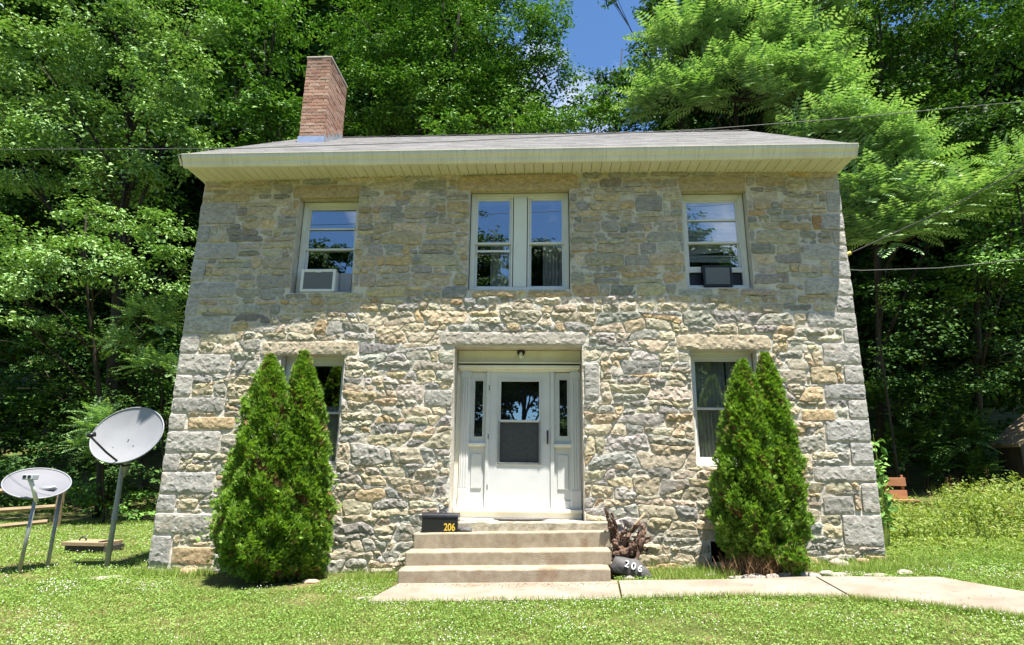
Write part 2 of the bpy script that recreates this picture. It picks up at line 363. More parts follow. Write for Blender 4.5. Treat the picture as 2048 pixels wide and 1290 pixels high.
for x in (-2.2, 1.3): ins.box(x, x + .1, .46, 3.2, .6, 5.8)
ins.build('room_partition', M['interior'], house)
Bx('vent_recess', M['black'], house, VENT[0] - .05, VENT[1] + .05, .12, .14, VENT[2] - .05, VENT[3] + .05)

# ------------------------------------------------------------------ stones
GREY = [(.38, .38, .385), (.35, .355, .37), (.42, .415, .41)]
BUFF = [(.49, .45, .365), (.51, .455, .35), (.45, .42, .35), (.50, .45, .375), (.46, .43, .37)]
RUST = [(.49, .385, .255), (.46, .37, .26), (.51, .43, .31)]
SLAT = [(.34, .345, .34), (.37, .37, .345), (.29, .295, .295)]
def pick(px=None):
    r = R.random()
    b = R.choice(BUFF) if r < .56 else R.choice(GREY) if r < .74 else R.choice(SLAT) if r < .91 else R.choice(RUST)
    k = R.uniform(.74, 1.08); return tuple(c * k * R.uniform(.96, 1.04) * w for c, w in zip(b, (1.18, 1.11, .99)))
def area(p): return .5 * sum(p[i][0] * p[(i + 1) % len(p)][1] - p[(i + 1) % len(p)][0] * p[i][1] for i in range(len(p)))
def clip(p, nx_, nz_, d):                     # keep nx*x + nz*z <= d
    out = []
    for i in range(len(p)):
        a, b = p[i], p[(i + 1) % len(p)]; da = nx_ * a[0] + nz_ * a[1] - d; db = nx_ * b[0] + nz_ * b[1] - d
        if da <= 0: out.append(a)
        if (da < 0 < db) or (db < 0 < da):
            t = da / (da - db); out.append((a[0] + (b[0] - a[0]) * t, a[1] + (b[1] - a[1]) * t))
    return out
def avoid(p, r, g):
    x0, x1, z0, z1 = r[0] - g, r[1] + g, r[2] - g, r[3] + g
    if max(q[0] for q in p) <= x0 or min(q[0] for q in p) >= x1 or max(q[1] for q in p) <= z0 or min(q[1] for q in p) >= z1: return p
    best = max((clip(p, 1, 0, x0), clip(p, -1, 0, -x1), clip(p, 0, 1, z0), clip(p, 0, -1, -z1)), key=lambda q: abs(area(q)) if len(q) > 2 else 0)
    return best
def stone_geo(poly, proud, rgh, seed, gap=.006, rnd=.22, res=.034, square=False):
    """front relief of one stone: outline rounded, rings towards the middle, layered roughness"""
    cx = sum(p[0] for p in poly) / len(poly); cz = sum(p[1] for p in poly) / len(poly)
    p = poly
    for _ in range(1):
        q = []
        for i in range(len(p)):
            a, b = p[i], p[(i + 1) % len(p)]; k = R.uniform(.06, .30) if not square else .10
            q += [(a[0] + (b[0] - a[0]) * k, a[1] + (b[1] - a[1]) * k), (a[0] + (b[0] - a[0]) * (1 - k), a[1] + (b[1] - a[1]) * (1 - k))]
        p = q
    per = sum(math.dist(p[i], p[(i + 1) % len(p)]) for i in range(len(p))); n = int(max(12, min(72, per / res)))
    out = []; acc = 0; tgt = 0; i = 0; seg = per / n
    for i in range(len(p)):
        a, b = p[i], p[(i + 1) % len(p)]; d = math.dist(a, b)
        while tgt <= acc + d and len(out) < n:
            t = (tgt - acc) / max(d, 1e-9); out.append((a[0] + (b[0] - a[0]) * t, a[1] + (b[1] - a[1]) * t)); tgt += seg
        acc += d
    n = len(out); hw = max(1e-3, (max(q[0] for q in out) - min(q[0] for q in out)) / 2); hh = max(1e-3, (max(q[1] for q in out) - min(q[1] for q in out)) / 2)
    mn = min(hw, hh); e = min(.010, mn * .2)
    rings = [1.0, 1.0, 1 - e / mn * .8]
    ss = Vector((seed * 3.7, seed * 1.3, seed * 2.1)); tx, tz = R.uniform(-1, 1) * rgh * .35, R.uniform(-.4, 1) * rgh * .55
    fa = R.gauss(0, .45); ca, sa = math.cos(fa), math.sin(fa)
    def relief(X, Z, k):
        if square: u2 = mnoise.fractal(Vector((X * 11, Z * 11, 0)) + ss, .7, 2.1, 4)
        else:
            xr, zr = X * ca + Z * sa, Z * ca - X * sa; u2 = .7 * (1 - 2.4 * abs(mnoise.noise(Vector((xr * 6, zr * 13, 0)) + ss))) + .5 * mnoise.noise(Vector((xr * 12, zr * 26, 2)) + ss)
        u3 = abs(mnoise.noise(Vector((X * 14, Z * 14, 1)) + ss)); u4 = R.uniform(-1, 1)
        return -proud * (.8 + .2 * k) - rgh * (.55 * u2 + .7 * (u3 - .3) + .22 * u4) * (.55 + .45 * k) - tx * (X - cx) / hw - tz * (Z - cz) / hh
    V = []
    for ri, s in enumerate(rings):
        for (x, z) in out:
            wob = .011 * mnoise.noise(Vector((x * 15, z * 15, seed))) + .006 * mnoise.noise(Vector((x * 40, z * 40, seed))) if not square else .005 * mnoise.noise(Vector((x * 12, z * 12, seed)))
            X = cx + (x - cx) * s * (1 - gap / hw) + wob; Z = cz + (z - cz) * s * (1 - gap / hh) + wob
            y = .05 if ri == 0 else -proud * .15 if ri == 1 else relief(X, Z, 0)
            V.append((X, wall_y(X) + min(y, .05), Z))
    F = [(ri * n + j, ri * n + (j + 1) % n, (ri + 1) * n + (j + 1) % n, (ri + 1) * n + j) for ri in range(2) for j in range(n)]
    edge = [(v[0], v[2]) for v in V[2 * n:]]; pts = [Vector(q) for q in edge]; sp = max(.024, min(.036, mn * .42))
    zz_ = cz - hh
    while zz_ < cz + hh:                       # jittered points inside, then broken facets between them
        xx_ = cx - hw + (R.random() * sp)
        while xx_ < cx + hw:
            qx, qz = xx_ + R.uniform(-.35, .35) * sp, zz_ + R.uniform(-.35, .35) * sp; ok = False; dm = 9
            for t in range(n):
                (ax, az), (bx, bz) = edge[t], edge[(t + 1) % n]
                if (az > qz) != (bz > qz) and qx < (bx - ax) * (qz - az) / (bz - az + 1e-12) + ax: ok = not ok
                dm = min(dm, (qx - ax) ** 2 + (qz - az) ** 2)
            if ok and dm > (sp * .55) ** 2: pts.append(Vector((qx, qz)))
            xx_ += sp
        zz_ += sp * .9
    vo, _, fo, ov, _, _ = delaunay_2d_cdt(pts, [], [list(range(n))], 1, 1e-5)
    mp = []
    for k_, v in enumerate(vo):
        o_ = ov[k_][0] if ov[k_] else None
        if o_ is not None and o_ < n: mp.append(2 * n + o_)
        else: mp.append(len(V)); V.append((v.x, wall_y(v.x) + min(relief(v.x, v.y, 1), .04), v.y))
    F += [tuple(mp[t] for t in f) for f in fo]
    return V, F
STONES = []                                   # (area, verts, faces, tint)
EXCL = []
def special(px0, px1, py0, py1, tint_, rgh=.02, proud=.022, edge=None, square=True):
    a = atw(px0, (py0 + py1) / 2); b = atw(px1, (py0 + py1) / 2); t_ = atw((px0 + px1) / 2, py0); u_ = atw((px0 + px1) / 2, py1)
    x0, x1, z0, z1 = a.x, b.x, u_.z, t_.z
    if edge == 'L': x0 = XL - .012
    if edge == 'R': x1 = XR + .012
    j = lambda: R.uniform(-.008, .008)
    xm = (x0 + x1) / 2
    poly = [(x0 + j(), z0 + j()), (xm, z0 + j()), (x1 + j(), z0 + j()), (x1 + j(), (z0 + z1) / 2), (x1 + j(), z1 + j()), (xm, z1 + j()), (x0 + j(), z1 + j()), (x0 + j(), (z0 + z1) / 2)]
    EXCL.append((x0, x1, z0, z1))
    V, F = stone_geo(poly, proud, rgh, R.random() * 50, res=.032, square=square)
    STONES.append((abs(area(poly)) + 1, V, F, tuple(c * w for c, w in zip(tint_, (1.2, 1.14, 1.04)))))
def g(): k = R.uniform(.88, 1.1); return tuple(c * k for c in R.choice(GREY))
LQ = [(400, 474, 407, 449), (396, 420, 452, 485), (390, 475, 487, 519), (386, 412, 522, 563), (379, 470, 566, 595), (372, 396, 597, 632), (367, 460, 634, 667),
      (360, 399, 669, 706), (355, 461, 708, 747), (347, 384, 750, 792), (343, 449, 795, 825), (338, 372, 828, 859), (330, 441, 862, 904), (325, 359, 907, 942),
      (318, 429, 943, 986), (314, 352, 988, 1024), (307, 424, 1026, 1067), (301, 342, 1070, 1130)]
RQ = [(1611, 1669, 357, 381), (1652, 1681, 384, 425), (1637, 1685, 428, 460), (1664, 1690, 462, 489), (1603, 1693, 491, 520), (1662, 1698, 522, 555), (1608, 1702, 557, 590),
      (1671, 1707, 592, 622), (1613, 1710, 624, 654), (1685, 1715, 656, 684), (1644, 1720, 686, 728), (1686, 1724, 730, 766), (1647, 1731, 768, 798), (1695, 1736, 800, 836),
      (1649, 1743, 839, 883), (1700, 1748, 885, 929), (1628, 1753, 931, 963), (1722, 1758, 965, 1026), (1685, 1765, 1029, 1092)]
for q in LQ: special(*q, g(), .011, .028, 'L')
for q in RQ: special(*q, g(), .011, .028, 'R')
TAN = (.47, .41, .32); TAN2 = (.50, .44, .355)
for q, t in (((586, 720, 370, 397), (.40, .33, .22)), ((914, 1158, 350, 382), (.43, .35, .235)), ((1356, 1492, 354, 383), (.40, .34, .245)),
             ((522, 718, 682, 711), TAN2), ((1352, 1543, 669, 701), TAN), ((880, 1175, 664, 690), (.36, .35, .335)),
             ((342, 428, 1092, 1129), (.38, .30, .20)), ((376, 470, 834, 858), (.46, .37, .25)), ((1644, 1708, 990, 1028), (.30, .30, .30)),
             ((1620, 1672, 733, 768), (.42, .36, .26)), ((1552, 1612, 740, 766), (.38, .35, .30)), ((1270, 1325, 393, 424), (.27, .28, .29)),
             ((893, 937, 402, 427), (.42, .34, .22)), ((1168, 1200, 725, 800), (.34, .34, .34)), ((848, 905, 780, 812), (.33, .335, .335)),
             ((1602, 1672, 818, 842), (.46, .36, .235)), ((425, 500, 388, 405), (.42, .36, .24)), ((1624, 1645, 430, 460), (.34, .22, .12))):
    special(*q, t, .012, .028, None)
# rubble courses with wavy beds, wedges and slanted joints
zb = [ZB + .02]
while zb[-1] < ZT:
    zb.append(zb[-1] + R.choice([.085, .10, .11, .12, .135, .15, .165, .19]))
def bed(k, x):
    z = zb[k]
    am = .062 if z < 3.6 else .028
    if k == 0 or k == len(zb) - 1: am = 0
    return z + am * mnoise.fractal(Vector((x * 1.7, k * 7.3, .4)), .8, 2, 3) * 1.5
ALLX = [(r[0], r[1], r[2], r[3]) for r in OPEN] + EXCL
for k in range(len(zb) - 1):
    x = XL - R.uniform(0, .3); slant = 0
    h = zb[k + 1] - zb[k]
    while x < XR:
        low = zb[k] < 3.6
        wd = h * R.uniform(1.3, 4.0) if R.random() > .18 else h * R.uniform(.6, 1.0)
        wd = max(.12, min(.66, wd)); s2 = R.uniform(-.6, .6) * h * (1.5 if low else .4)
        xa, xb = x, x + wd; zl = lambda t: bed(k, t); zh = lambda t: bed(k + 1, t)
        n = max(2, int(wd / .12)); low_p = []; up_p = []
        for i in range(n + 1):
            t = i / n; xl = xa + slant * -.5 + (wd + (s2 - slant) * -.5) * t; xu = xa + slant * .5 + (wd + (s2 - slant) * .5) * t
            low_p.append((xl, zl(xl))); up_p.append((xu, zh(xu)))
        polys = [low_p + up_p[::-1]]
        if h > .145 and R.random() < .36:     # two thin stones, one on the other
            f = R.uniform(.38, .62); sl = R.uniform(-.15, .15)
            mid = [(l[0] * (1 - f) + u[0] * f, l[1] * (1 - f) + u[1] * f + sl * h * (i / n - .5)) for i, (l, u) in enumerate(zip(low_p, up_p))]
            polys = [low_p + mid[::-1], mid + up_p[::-1]]
        for p in polys:
            p = [(min(max(q[0], XL - .005), XR + .005), q[1]) for q in p]
            p = clip(p, 0, 1, ZT - .0); p = p if len(p) > 2 else []
            for r in ALLX:
                if len(p) > 2: p = avoid(p, r, .004)
            if len(p) > 2 and abs(area(p)) > .0035:
                xs_ = [q[0] for q in p]; zs_ = [q[1] for q in p]
                if min(max(xs_) - min(xs_), max(zs_) - min(zs_)) < .035: continue
                zc = sum(zs_) / len(zs_); rg = R.uniform(.012, .028)
                Vv, Ff = stone_geo(p, R.uniform(.010, .030), rg, R.random() * 50, gap=.0062)
                STONES.append((abs(area(p)), Vv, Ff, pick()))
        x = xb; slant = s2
STONES.sort(key=lambda s: -s[0])
def tint_attr(me, cols):
    at_ = me.attributes.new('tint', 'FLOAT_COLOR', 'POINT'); at_.data.foreach_set('color', np.asarray(cols, dtype=np.float32).ravel())
for (ar, Vv, Ff, t) in STONES[:295]:
    o = mk('stone', Vv, Ff, M['stone'], wall, False); tint_attr(o.data, [(*t, 1)] * len(Vv))
V = []; F = []; C_ = []
for (ar, Vv, Ff, t) in STONES[295:]:
    n = len(V); V += Vv; F += [tuple(i + n for i in f) for f in Ff]; C_ += [(*t, 1)] * len(Vv)
o = mk('small_stones', V, F, M['stone'], wall, False); tint_attr(o.data, C_); o['kind'] = 'stuff'
print('stones', len(STONES), sum(len(s[2]) for s in STONES))

# ------------------------------------------------------------------ roof, soffit, gutter, chimney
EX0, EX1 = -5.66, 4.56; EY, EZ = -.60, 6.00; RY, RZ = 3.60, 8.80
dy, dz = RY - EY, RZ - EZ; SLn = math.hypot(dy, dz); uy, uz = dy / SLn, dz / SLn; ny, nz = -uz, uy
def roofpt(x, s, h=0): return (x, EY + uy * s + ny * h, EZ + uz * s + nz * h)
rb = MB()
rb.add([roofpt(EX0, 0, -.06), roofpt(EX1, 0, -.06), roofpt(EX1, SLn, -.06), roofpt(EX0, SLn, -.06), roofpt(EX0, 0, 0), roofpt(EX1, 0, 0), roofpt(EX1, SLn, 0), roofpt(EX0, SLn, 0)], BF)
by = DEP + .55
rb.add([(EX0, RY, RZ - .07), (EX1, RY, RZ - .07), (EX1, by, EZ - .07), (EX0, by, EZ - .07), (EX0, RY, RZ), (EX1, RY, RZ), (EX1, by, EZ), (EX0, by, EZ)], BF)
roof = rb.build('roof', M['shingle'], house)
V = []; F = []
nc = 34; ex = SLn / nc
for k in range(nc):
    x = EX0 - .01 - (R.uniform(.0, .15) + (k % 2) * .15)
    while x < EX1:
        x0, x1 = max(x, EX0 - .012), min(x + .305, EX1 + .012); x += .308
        if x1 - x0 < .03: continue
        s0 = k * ex - .012 + R.uniform(-.004, .004); s1 = min(s0 + ex + .03, SLn); h0 = .0035 + R.uniform(0, .0025); n = len(V)
        V += [roofpt(x0, s0, .001), roofpt(x1, s0, .001), roofpt(x1, s0, h0), roofpt(x0, s0, h0), roofpt(x1, s1, .003), roofpt(x0, s1, .003)]
        F += [(n, n + 1, n + 2, n + 3), (n + 3, n + 2, n + 4, n + 5), (n, n + 3, n + 5), (n + 1, n + 4, n + 2)]
o = mk('shingles', V, F, M['shingle'], roof); o['kind'] = 'stuff'
rc = MB()
x = EX0
while x < EX1 - .05:                          # ridge caps
    x1 = min(x + .28, EX1 + .01)
    rc.add([(x, RY - .13, RZ - .065), (x1, RY - .13, RZ - .05), (x1, RY, RZ + .035), (x, RY, RZ + .02), (x, RY + .13, RZ - .065), (x1, RY + .13, RZ - .05)], [(0, 1, 2, 3), (3, 2, 5, 4)]); x = x1 - .0
o = rc.build('ridge_cap', M['shingle'], roof)
for X0, X1 in ((EX0 - .03, EX0 + .0), (EX1 + .0, EX1 + .03)):  # rake boards
    MB().add([roofpt(X0, .02, -.17), roofpt(X1, .02, -.17), roofpt(X1, SLn, -.17), roofpt(X0, SLn, -.17), roofpt(X0, .02, -.015), roofpt(X1, .02, -.015), roofpt(X1, SLn, -.015), roofpt(X0, SLn, -.015)], BF).build('rake_board', M['gutter'], roof)
SZ = 5.835
n = 69; pw = (XR - XL + .06) / n
for i in range(n):
    x0 = XL - .03 + i * pw
    mb = MB().box(x0 + .004, x0 + pw - .004, -.50, .05, SZ, SZ + .016, 0)
    p = mb.build('soffit_panel', M['soffit'], house)
vhm = MB()
for i in range(n):
    x0 = XL - .03 + (i + .5) * pw; y0 = wall_y(x0) - .045
    vhm.add([(x0 + .011 * math.cos(t), y0 + .011 * math.sin(t), SZ - .0025) for t in np.linspace(0, 2 * math.pi, 7)[:-1]], [tuple(range(5, -1, -1))])
o = vhm.build('vent_holes', M['black'], house); o['kind'] = 'stuff'
Bx('soffit_backing', M['black'], house, XL - .03, XR + .03, -.49, .04, SZ + .02, SZ + .03)
gp = [(-.50, SZ - .018), (-.545, SZ - .018), (-.575, SZ + .02), (-.578, SZ + .055), (-.61, SZ + .085), (-.628, SZ + .115), (-.628, SZ + .152), (-.64, SZ + .156), (-.64, SZ + .166), (-.61, SZ + .166), (-.50, SZ + .125)]
G0, G1 = XL - .04, XR + .05
V = [(X, y, z) for X in (G0, G1) for (y, z) in gp]; k = len(gp)
F = [(i, (i + 1) % k, k + (i + 1) % k, k + i) for i in range(k)] + [tuple(range(k))[::-1], tuple(range(k, 2 * k))]
gut = mk('gutter', V, F, M['gutter'], house)
for X in (): Bx('gutter_seam', M['gutter'], gut, X, X + .05, -.633, -.50, SZ - .022, SZ + .15)
Bx('frieze_trim', M['soffit'], house, XL - .02, XR + .02, -.012, .06, SZ - .012, SZ - .001)
# chimney: bricks laid course by course
CHY = 2.05
c0 = at(596, 290, CHY); c1 = at(646, 290, CHY); c2 = at(614, 115, CHY); c3 = at(663, 115, CHY)
hx0, hx1 = (c0.x + c2.x) / 2, (c1.x + c3.x) / 2; hz0, hz1 = c0.z - .1, c2.z; hy0, hy1 = CHY, CHY + 1.02
chim = Bx('chimney', M['brick_mortar'], house, hx0 + .012, hx1 - .012, hy0 + .012, hy1 - .012, hz0 - .9, hz1 - .02)
nC = 28; ch = (hz1 - hz0) / nC; bricks = 0
def brick(x0, x1, y0, y1, z0, z1):
    global bricks
    j = lambda: R.uniform(-.004, .004)
    V = boxv(x0 + j(), x1 + j(), y0 + j(), y1 + j(), z0 + .008, z1 - .008)
    o = mk('brick', V, BF, M['brick'], chim); k = R.uniform(.8, 1.15); t = R.choice([(.39, .225, .16), (.42, .26, .19), (.45, .30, .225), (.35, .19, .135), (.40, .25, .185)])
    d = (z1 - hz0) / (hz1 - hz0); k *= 1.0 if d < .86 else .72
    tint_attr(o.data, [(t[0] * k, t[1] * k, t[2] * k, 1)] * 8); bricks += 1
Wc = hx1 - hx0; Dc = hy1 - hy0
for c in range(nC):
    z0, z1 = hz0 + c * ch, hz0 + (c + 1) * ch; q = .007
    if c % 2 == 0:
        fx = [hx0, hx0 + Wc * .40, hx0 + Wc * .8 + .02, hx1] if Wc > .46 else [hx0, hx0 + Wc / 2, hx1]
    else: fx = [hx0, hx0 + Wc * .2, hx0 + Wc * .6, hx1]
    for a_, b_ in zip(fx[:-1], fx[1:]): brick(a_ + q, b_ - q, hy0, hy0 + .1, z0, z1)
    nb = 4; off = 0 if c % 2 else .11
    ys_ = [hy0 + .1] + [hy0 + .1 + off + t * .215 for t in range(1, 5) if hy0 + .1 + off + t * .215 < hy1 - .06] + [hy1]
    for a_, b_ in zip(ys_[:-1], ys_[1:]): brick(hx1 - .1, hx1, a_ + q, b_ - q, z0, z1)
    brick(hx0, hx0 + .1, hy0 + .1 + q, hy1 - q, z0, z1) if c % 2 else None
Bx('chimney_crown', M['brick_mortar'], chim, hx0 - .01, hx1 + .01, hy0 - .01, hy1 + .01, hz1 - .012, hz1 + .02, .006)
Bx('flue', M['black'], chim, hx0 + .1, hx1 - .1, hy0 + .15, hy1 - .15, hz1 + .01, hz1 + .022)
fz = EZ + (CHY - EY) * dz / dy
Bx('flashing', M['flashing'], chim, hx0 - .012, hx1 + .012, hy0 - .014, hy0 - .004, fz - .02, fz + .14)
for i in range(5):
    ya = hy0 + i * .2; za = fz + (ya - hy0) * dz / dy
    Bx('flashing', M['flashing'], chim, hx1 + .004, hx1 + .014, ya, ya + .19, za - .05, za + .19)
print('bricks', bricks)

# ------------------------------------------------------------------ windows
def frame_mb(x0, x1, z0, z1, y0, y1, t, b=.004, tb=None):
    tb = t if tb is None else tb
    return MB().box(x0, x0 + t, y0, y1, z0, z1, b).box(x1 - t, x1, y0, y1, z0, z1, b).box(x0 + t, x1 - t, y0 + .001, y1, z1 - t, z1, b).box(x0 + t, x1 - t, y0 + .001, y1, z0, z0 + tb, b)
def pane(par, x0, x1, z0, z1, Y, name='pane'):
    return Bx(name, M['glass'], par, x0, x1, Y, Y + .004, z0, z1)
def window(W, cols=1, split=.5, extra=(), mt='trim', casing=.06, label=None):
    x0, x1, z0, z1, Y = W
    fr = frame_mb(x0, x1, z0, z1, Y - .01, Y + .12, casing).build('window', M[mt], house)
    if label: fr['label'] = label
    frame_mb(x0 + casing - .003, x1 - casing + .003, z0 + casing - .003, z1 - casing + .003, Y + .018, Y + .1, .022, .003).build('inner_frame', M['pvc'], fr)
    Bx('sill', M[mt], fr, x0 - .05, x1 + .03, Y - .05, Y + .06, z0 - .018, z0 + .022, .005)
    a, b = x0 + casing + .018, x1 - casing - .018; lo, hi = z0 + casing + .018, z1 - casing - .018
    zm = lo + (hi - lo) * split
    frame_mb(a, b, zm - .016, hi, Y + .045, Y + .075, .030, .003).build('upper_sash', M['pvc'], fr); pane(fr, a + .028, b - .028, zm, hi - .028, Y + .058)
    frame_mb(a, b, lo, zm + .018, Y + .078, Y + .105, .032, .003).build('lower_sash', M['pvc'], fr); pane(fr, a + .03, b - .03, lo + .03, zm - .012, Y + .09)
    for e in extra:
        z = lo + (hi - lo) * e; Bx('storm_rail', M['pvc'], fr, a + .02, b - .02, Y + .03, Y + .05, z - .013, z + .013, .003)
    return fr, (a, b, lo, hi, zm, Y)
wUL, iUL = window(W_UL, split=.50, extra=(.74,))
wUR, iUR = window(W_UR, split=.50, extra=(.76,))
wLR, iLR = window(W_LR, split=.50)
wLL, iLL = window(W_LL, split=.50)
# twin window: one frame, two lights, a broad mullion
x0, x1, z0, z1, Y = W_UC
wUC = frame_mb(x0, x1, z0, z1, Y - .01, Y + .12, .07).build('window', M['trim'], house)
xm0, xm1 = x0 + (x1 - x0) * .44, x0 + (x1 - x0) * .575
Bx('mullion', M['trim'], wUC, xm0, xm1, Y - .016, Y + .11, z0 + .07, z1 - .07, .006)
for xx in (xm0 - .035, xm1 + .012): Bx('mullion_bead', M['trim'], wUC, xx, xx + .023, Y - .002, Y + .1, z0 + .07, z1 - .07, .006)
Bx('sill', M['trim'], wUC, x0 - .03, x1 + .03, Y - .04, Y + .06, z0 - .018, z0 + .018, .005)
for i, (a, b) in enumerate(((x0 + .07, xm0 - .035), (xm1 + .035, x1 - .07))):
    lo, hi = z0 + .07, z1 - .07; zm = lo + (hi - lo) * .49
    frame_mb(a, b, zm - .016, hi, Y + .03, Y + .06, .034, .003).build('upper_sash', M['pvc'], wUC); pane(wUC, a + .03, b - .03, zm, hi - .03, Y + .044)
    frame_mb(a, b, lo, zm + .018, Y + .062, Y + .09, .034, .003).build('lower_sash', M['pvc'], wUC); pane(wUC, a + .03, b - .03, lo + .03, zm - .012, Y + .076)
    if i == 0: Bx('storm_rail', M['pvc'], wUC, a + .02, b - .02, Y + .01, Y + .03, zm - .15, zm - .118, .003)
# head boards over the lower windows (painted lintel boards)
for W in (W_LR, W_LL):
    Bx('head_board', M['cream'], house, W[0], W[1], W[4] - .03, W[4] + .05, W[3] + .0, W[3] + .06, .004)
# curtains and blind
def curtain(x0, x1, z0, z1, Y, label, folds=9, amp=.018):
    n = 60; V = []; F = []
    for i in range(n + 1):
        t = i / n; y = Y + amp * math.sin(t * folds * 6.283) + amp * .5 * math.sin(t * folds * 14 + 1)
        for z in (z0, z1): V.append((x0 + (x1 - x0) * t, y, z))
    F = [(2 * i, 2 * i + 2, 2 * i + 3, 2 * i + 1) for i in range(n)]
    o = mk('curtain', V, F, M['curtain'], None, True); tag(o, label, 'curtain', 'curtains behind the panes')
a, b, lo, hi, zm, Y = iLR
curtain(a, a + (b - a) * .62, lo, hi, Y + .125, 'grey curtain behind left part of ground floor window right of the door')
curtain(a + (b - a) * .66, b, lo, hi, Y + .14, 'narrow grey curtain behind right edge of ground floor window right of door', 4)
a, b, lo, hi, zm, Y = iLL
curtain(a, b, lo, zm + .1, Y + .125, 'grey curtain behind the window half hidden by the left evergreens')
x0, x1, z0, z1, Y = W_UC
curtain(x0 + .3, xm0 - .04, z0 + .08, z0 + .9, Y + .2, 'dark curtain in left half of the twin upstairs window', 5)
curtain(xm1 + .25, x1 - .1, z0 + .08, z0 + .9, Y + .2, 'dark curtain in right half of the twin upstairs window', 5)
a, b, lo, hi, zm, Y = iUR
bl = thing('window_blind', 'crooked pale slatted blind behind the upstairs window at the right', 'blind', (0, 0, 0))
zz = hi - .02; i = 0
while zz > lo + .40:
    low = zz < lo + .68; dzz = R.uniform(-.012, .012) if low else R.uniform(-.001, .001); tl = .055 if (lo + .50 < zz < lo + .54) else 0
    MB().add([(a + .02, Y + .114, zz), (b - .02, Y + .114, zz + dzz + tl), (b - .02, Y + .124, zz + .019 + dzz + tl), (a + .02, Y + .124, zz + .019)], [(0, 1, 2, 3)]).build('slat', M['blind'], bl)
    zz -= .0225; i += 1
Bx('head_rail', M['blind'], bl, a + .015, b - .015, Y + .12, Y + .16, hi - .02, hi + .012)
# air conditioners
a, b, lo, hi, zm, Y = iUL
q0 = at(603, 538, Y - .20); q1 = at(668, 583, Y - .20)
ac = thing('air_conditioner', 'white window air conditioner with grey grille jutting from left upstairs window', 'air conditioner')
x0, x1, z0, z1 = q0.x, q1.x, q1.z, q0.z; yf = Y - .20
frame_mb(x0, x1, z0, z1, yf, yf + .04, .045, .01).build('front_frame', M['pvc'], ac)
Bx('case', M['pvc'], ac, x0 + .012, x1 - .012, yf + .04, Y + .25, z0 + .012, z1 - .01, .006)
Bx('grille', M['grey_grille'], ac, x0 + .045, x1 - .045, yf + .012, yf + .03, z0 + .045, z1 - .045)
for i in range(9):
    z = z0 + .05 + i * (z1 - z0 - .1) / 9; Bx('louvre', M['grey_grille'], ac, x0 + .05, x1 - .05, yf + .005, yf + .018, z, z + .008)
Bx('latch', M['pvc'], ac, (x0 + x1) / 2 - .045, (x0 + x1) / 2 + .045, yf - .004, yf + .01, z1 - .055, z1 - .03, .004)
Bx('drip_tray', M['pvc'], ac, x0 + .03, x1 - .03, yf + .02, Y + .1, z0 - .012, z0 + .006, .004)
Bx('side_panel', M['panel'], ac, x1 - .0, b - .01, Y + .01, Y + .03, lo, z1 + .0)
for i in range(6):
    xx = x1 + .01 + i * (b - x1 - .03) / 6; Bx('pleat', M['panel'], ac, xx, xx + .008, Y + .002, Y + .012, lo, z1 - .01)
a, b, lo, hi, zm, Y = iUR
q0 = at(1406, 531, Y - .05); q1 = at(1466, 573, Y - .05)
ac = thing('air_conditioner', 'black window air conditioner below the crooked blind, upstairs at the right', 'air conditioner')
x0, x1, z0, z1 = q0.x, q1.x, q1.z, q0.z; yf = Y - .05
Bx('case', M['black'], ac, x0, x1, yf + .012, Y + .3, z0, z1, .008)
frame_mb(x0 - .004, x1 + .004, z0 - .004, z1 + .004, yf, yf + .03, .035, .006).build('front_frame', M['black'], ac)
Bx('grille', M['grey_grille'], ac, x0 + .03, x1 - .03, yf + .008, yf + .02, z0 + .04, z1 - .03)
for i in range(8):
    z = z0 + .05 + i * (z1 - z0 - .09) / 8; Bx('louvre', M['grey_grille'], ac, x0 + .04, x1 - .04, yf + .001, yf + .012, z, z + .008)
Bx('filler_panel', M['pvc'], ac, a, x0 - .01, Y + .04, Y + .055, z1 - .08, z1 + .01); Bx('filler_panel', M['pvc'], ac, x1 + .01, b, Y + .04, Y + .055, z1 - .08, z1 + .0)
Bx('dark_panel', M['black'], ac, a, x0 - .005, Y + .075, Y + .085, lo - .01, z1 - .08); Bx('dark_panel', M['black'], ac, x1 + .005, b, Y + .075, Y + .085, lo - .01, z1 - .08)

# ------------------------------------------------------------------ entrance
YD = wall_y(-.4) + REC_D
def E_(u, v, Y=YD): return at(u / 3.072 + 880, v / 3.072 + 660, Y)
def ebox(name, mt, par, u0, u1, v0, v1, y0, y1, b=.004):
    uv = (u0 + u1) / 2; p = E_(u0, (v0 + v1) / 2, y0); q = E_(u1, (v0 + v1) / 2, y0); t = E_(uv, v0, y0); k = E_(uv, v1, y0)
    return Bx(name, M[mt], par, p.x, q.x, y0, y1, k.z, t.z, b)
sur = ebox('door_surround', 'cream', house, 108, 880, 196, 204, YD - .1, YD + .12)
ox0, ox1, oz0, oz1 = DOOR
Bx('frieze_board', M['cream'], sur, ox0 + .01, ox1 - .005, YD - .04, YD + .1, E_(500, 200).z, oz1 - .004, .004)
Bx('dark_joint', M['black'], sur, ox0 + .015, ox1 - .01, YD - .02, YD + .1, E_(500, 216).z, E_(500, 205).z)
Bx('cornice', M['cream'], sur, ox0 + .02, ox1 - .015, YD - .09, YD + .1, E_(500, 236, YD - .09).z, E_(500, 216, YD - .09).z, .008)
Bx('architrave', M['cream'], sur, ox0 + .045, ox1 - .035, YD - .055, YD + .1, E_(500, 254, YD - .05).z, E_(500, 236, YD - .05).z, .006)
def col(u0, u1, y, name, mt='white'):
    p = E_(u0, 675, y); q = E_(u1, 675, y); t = E_(500, 253, y); k = E_(500, 1098, y)
    return p.x, q.x, k.z, t.z
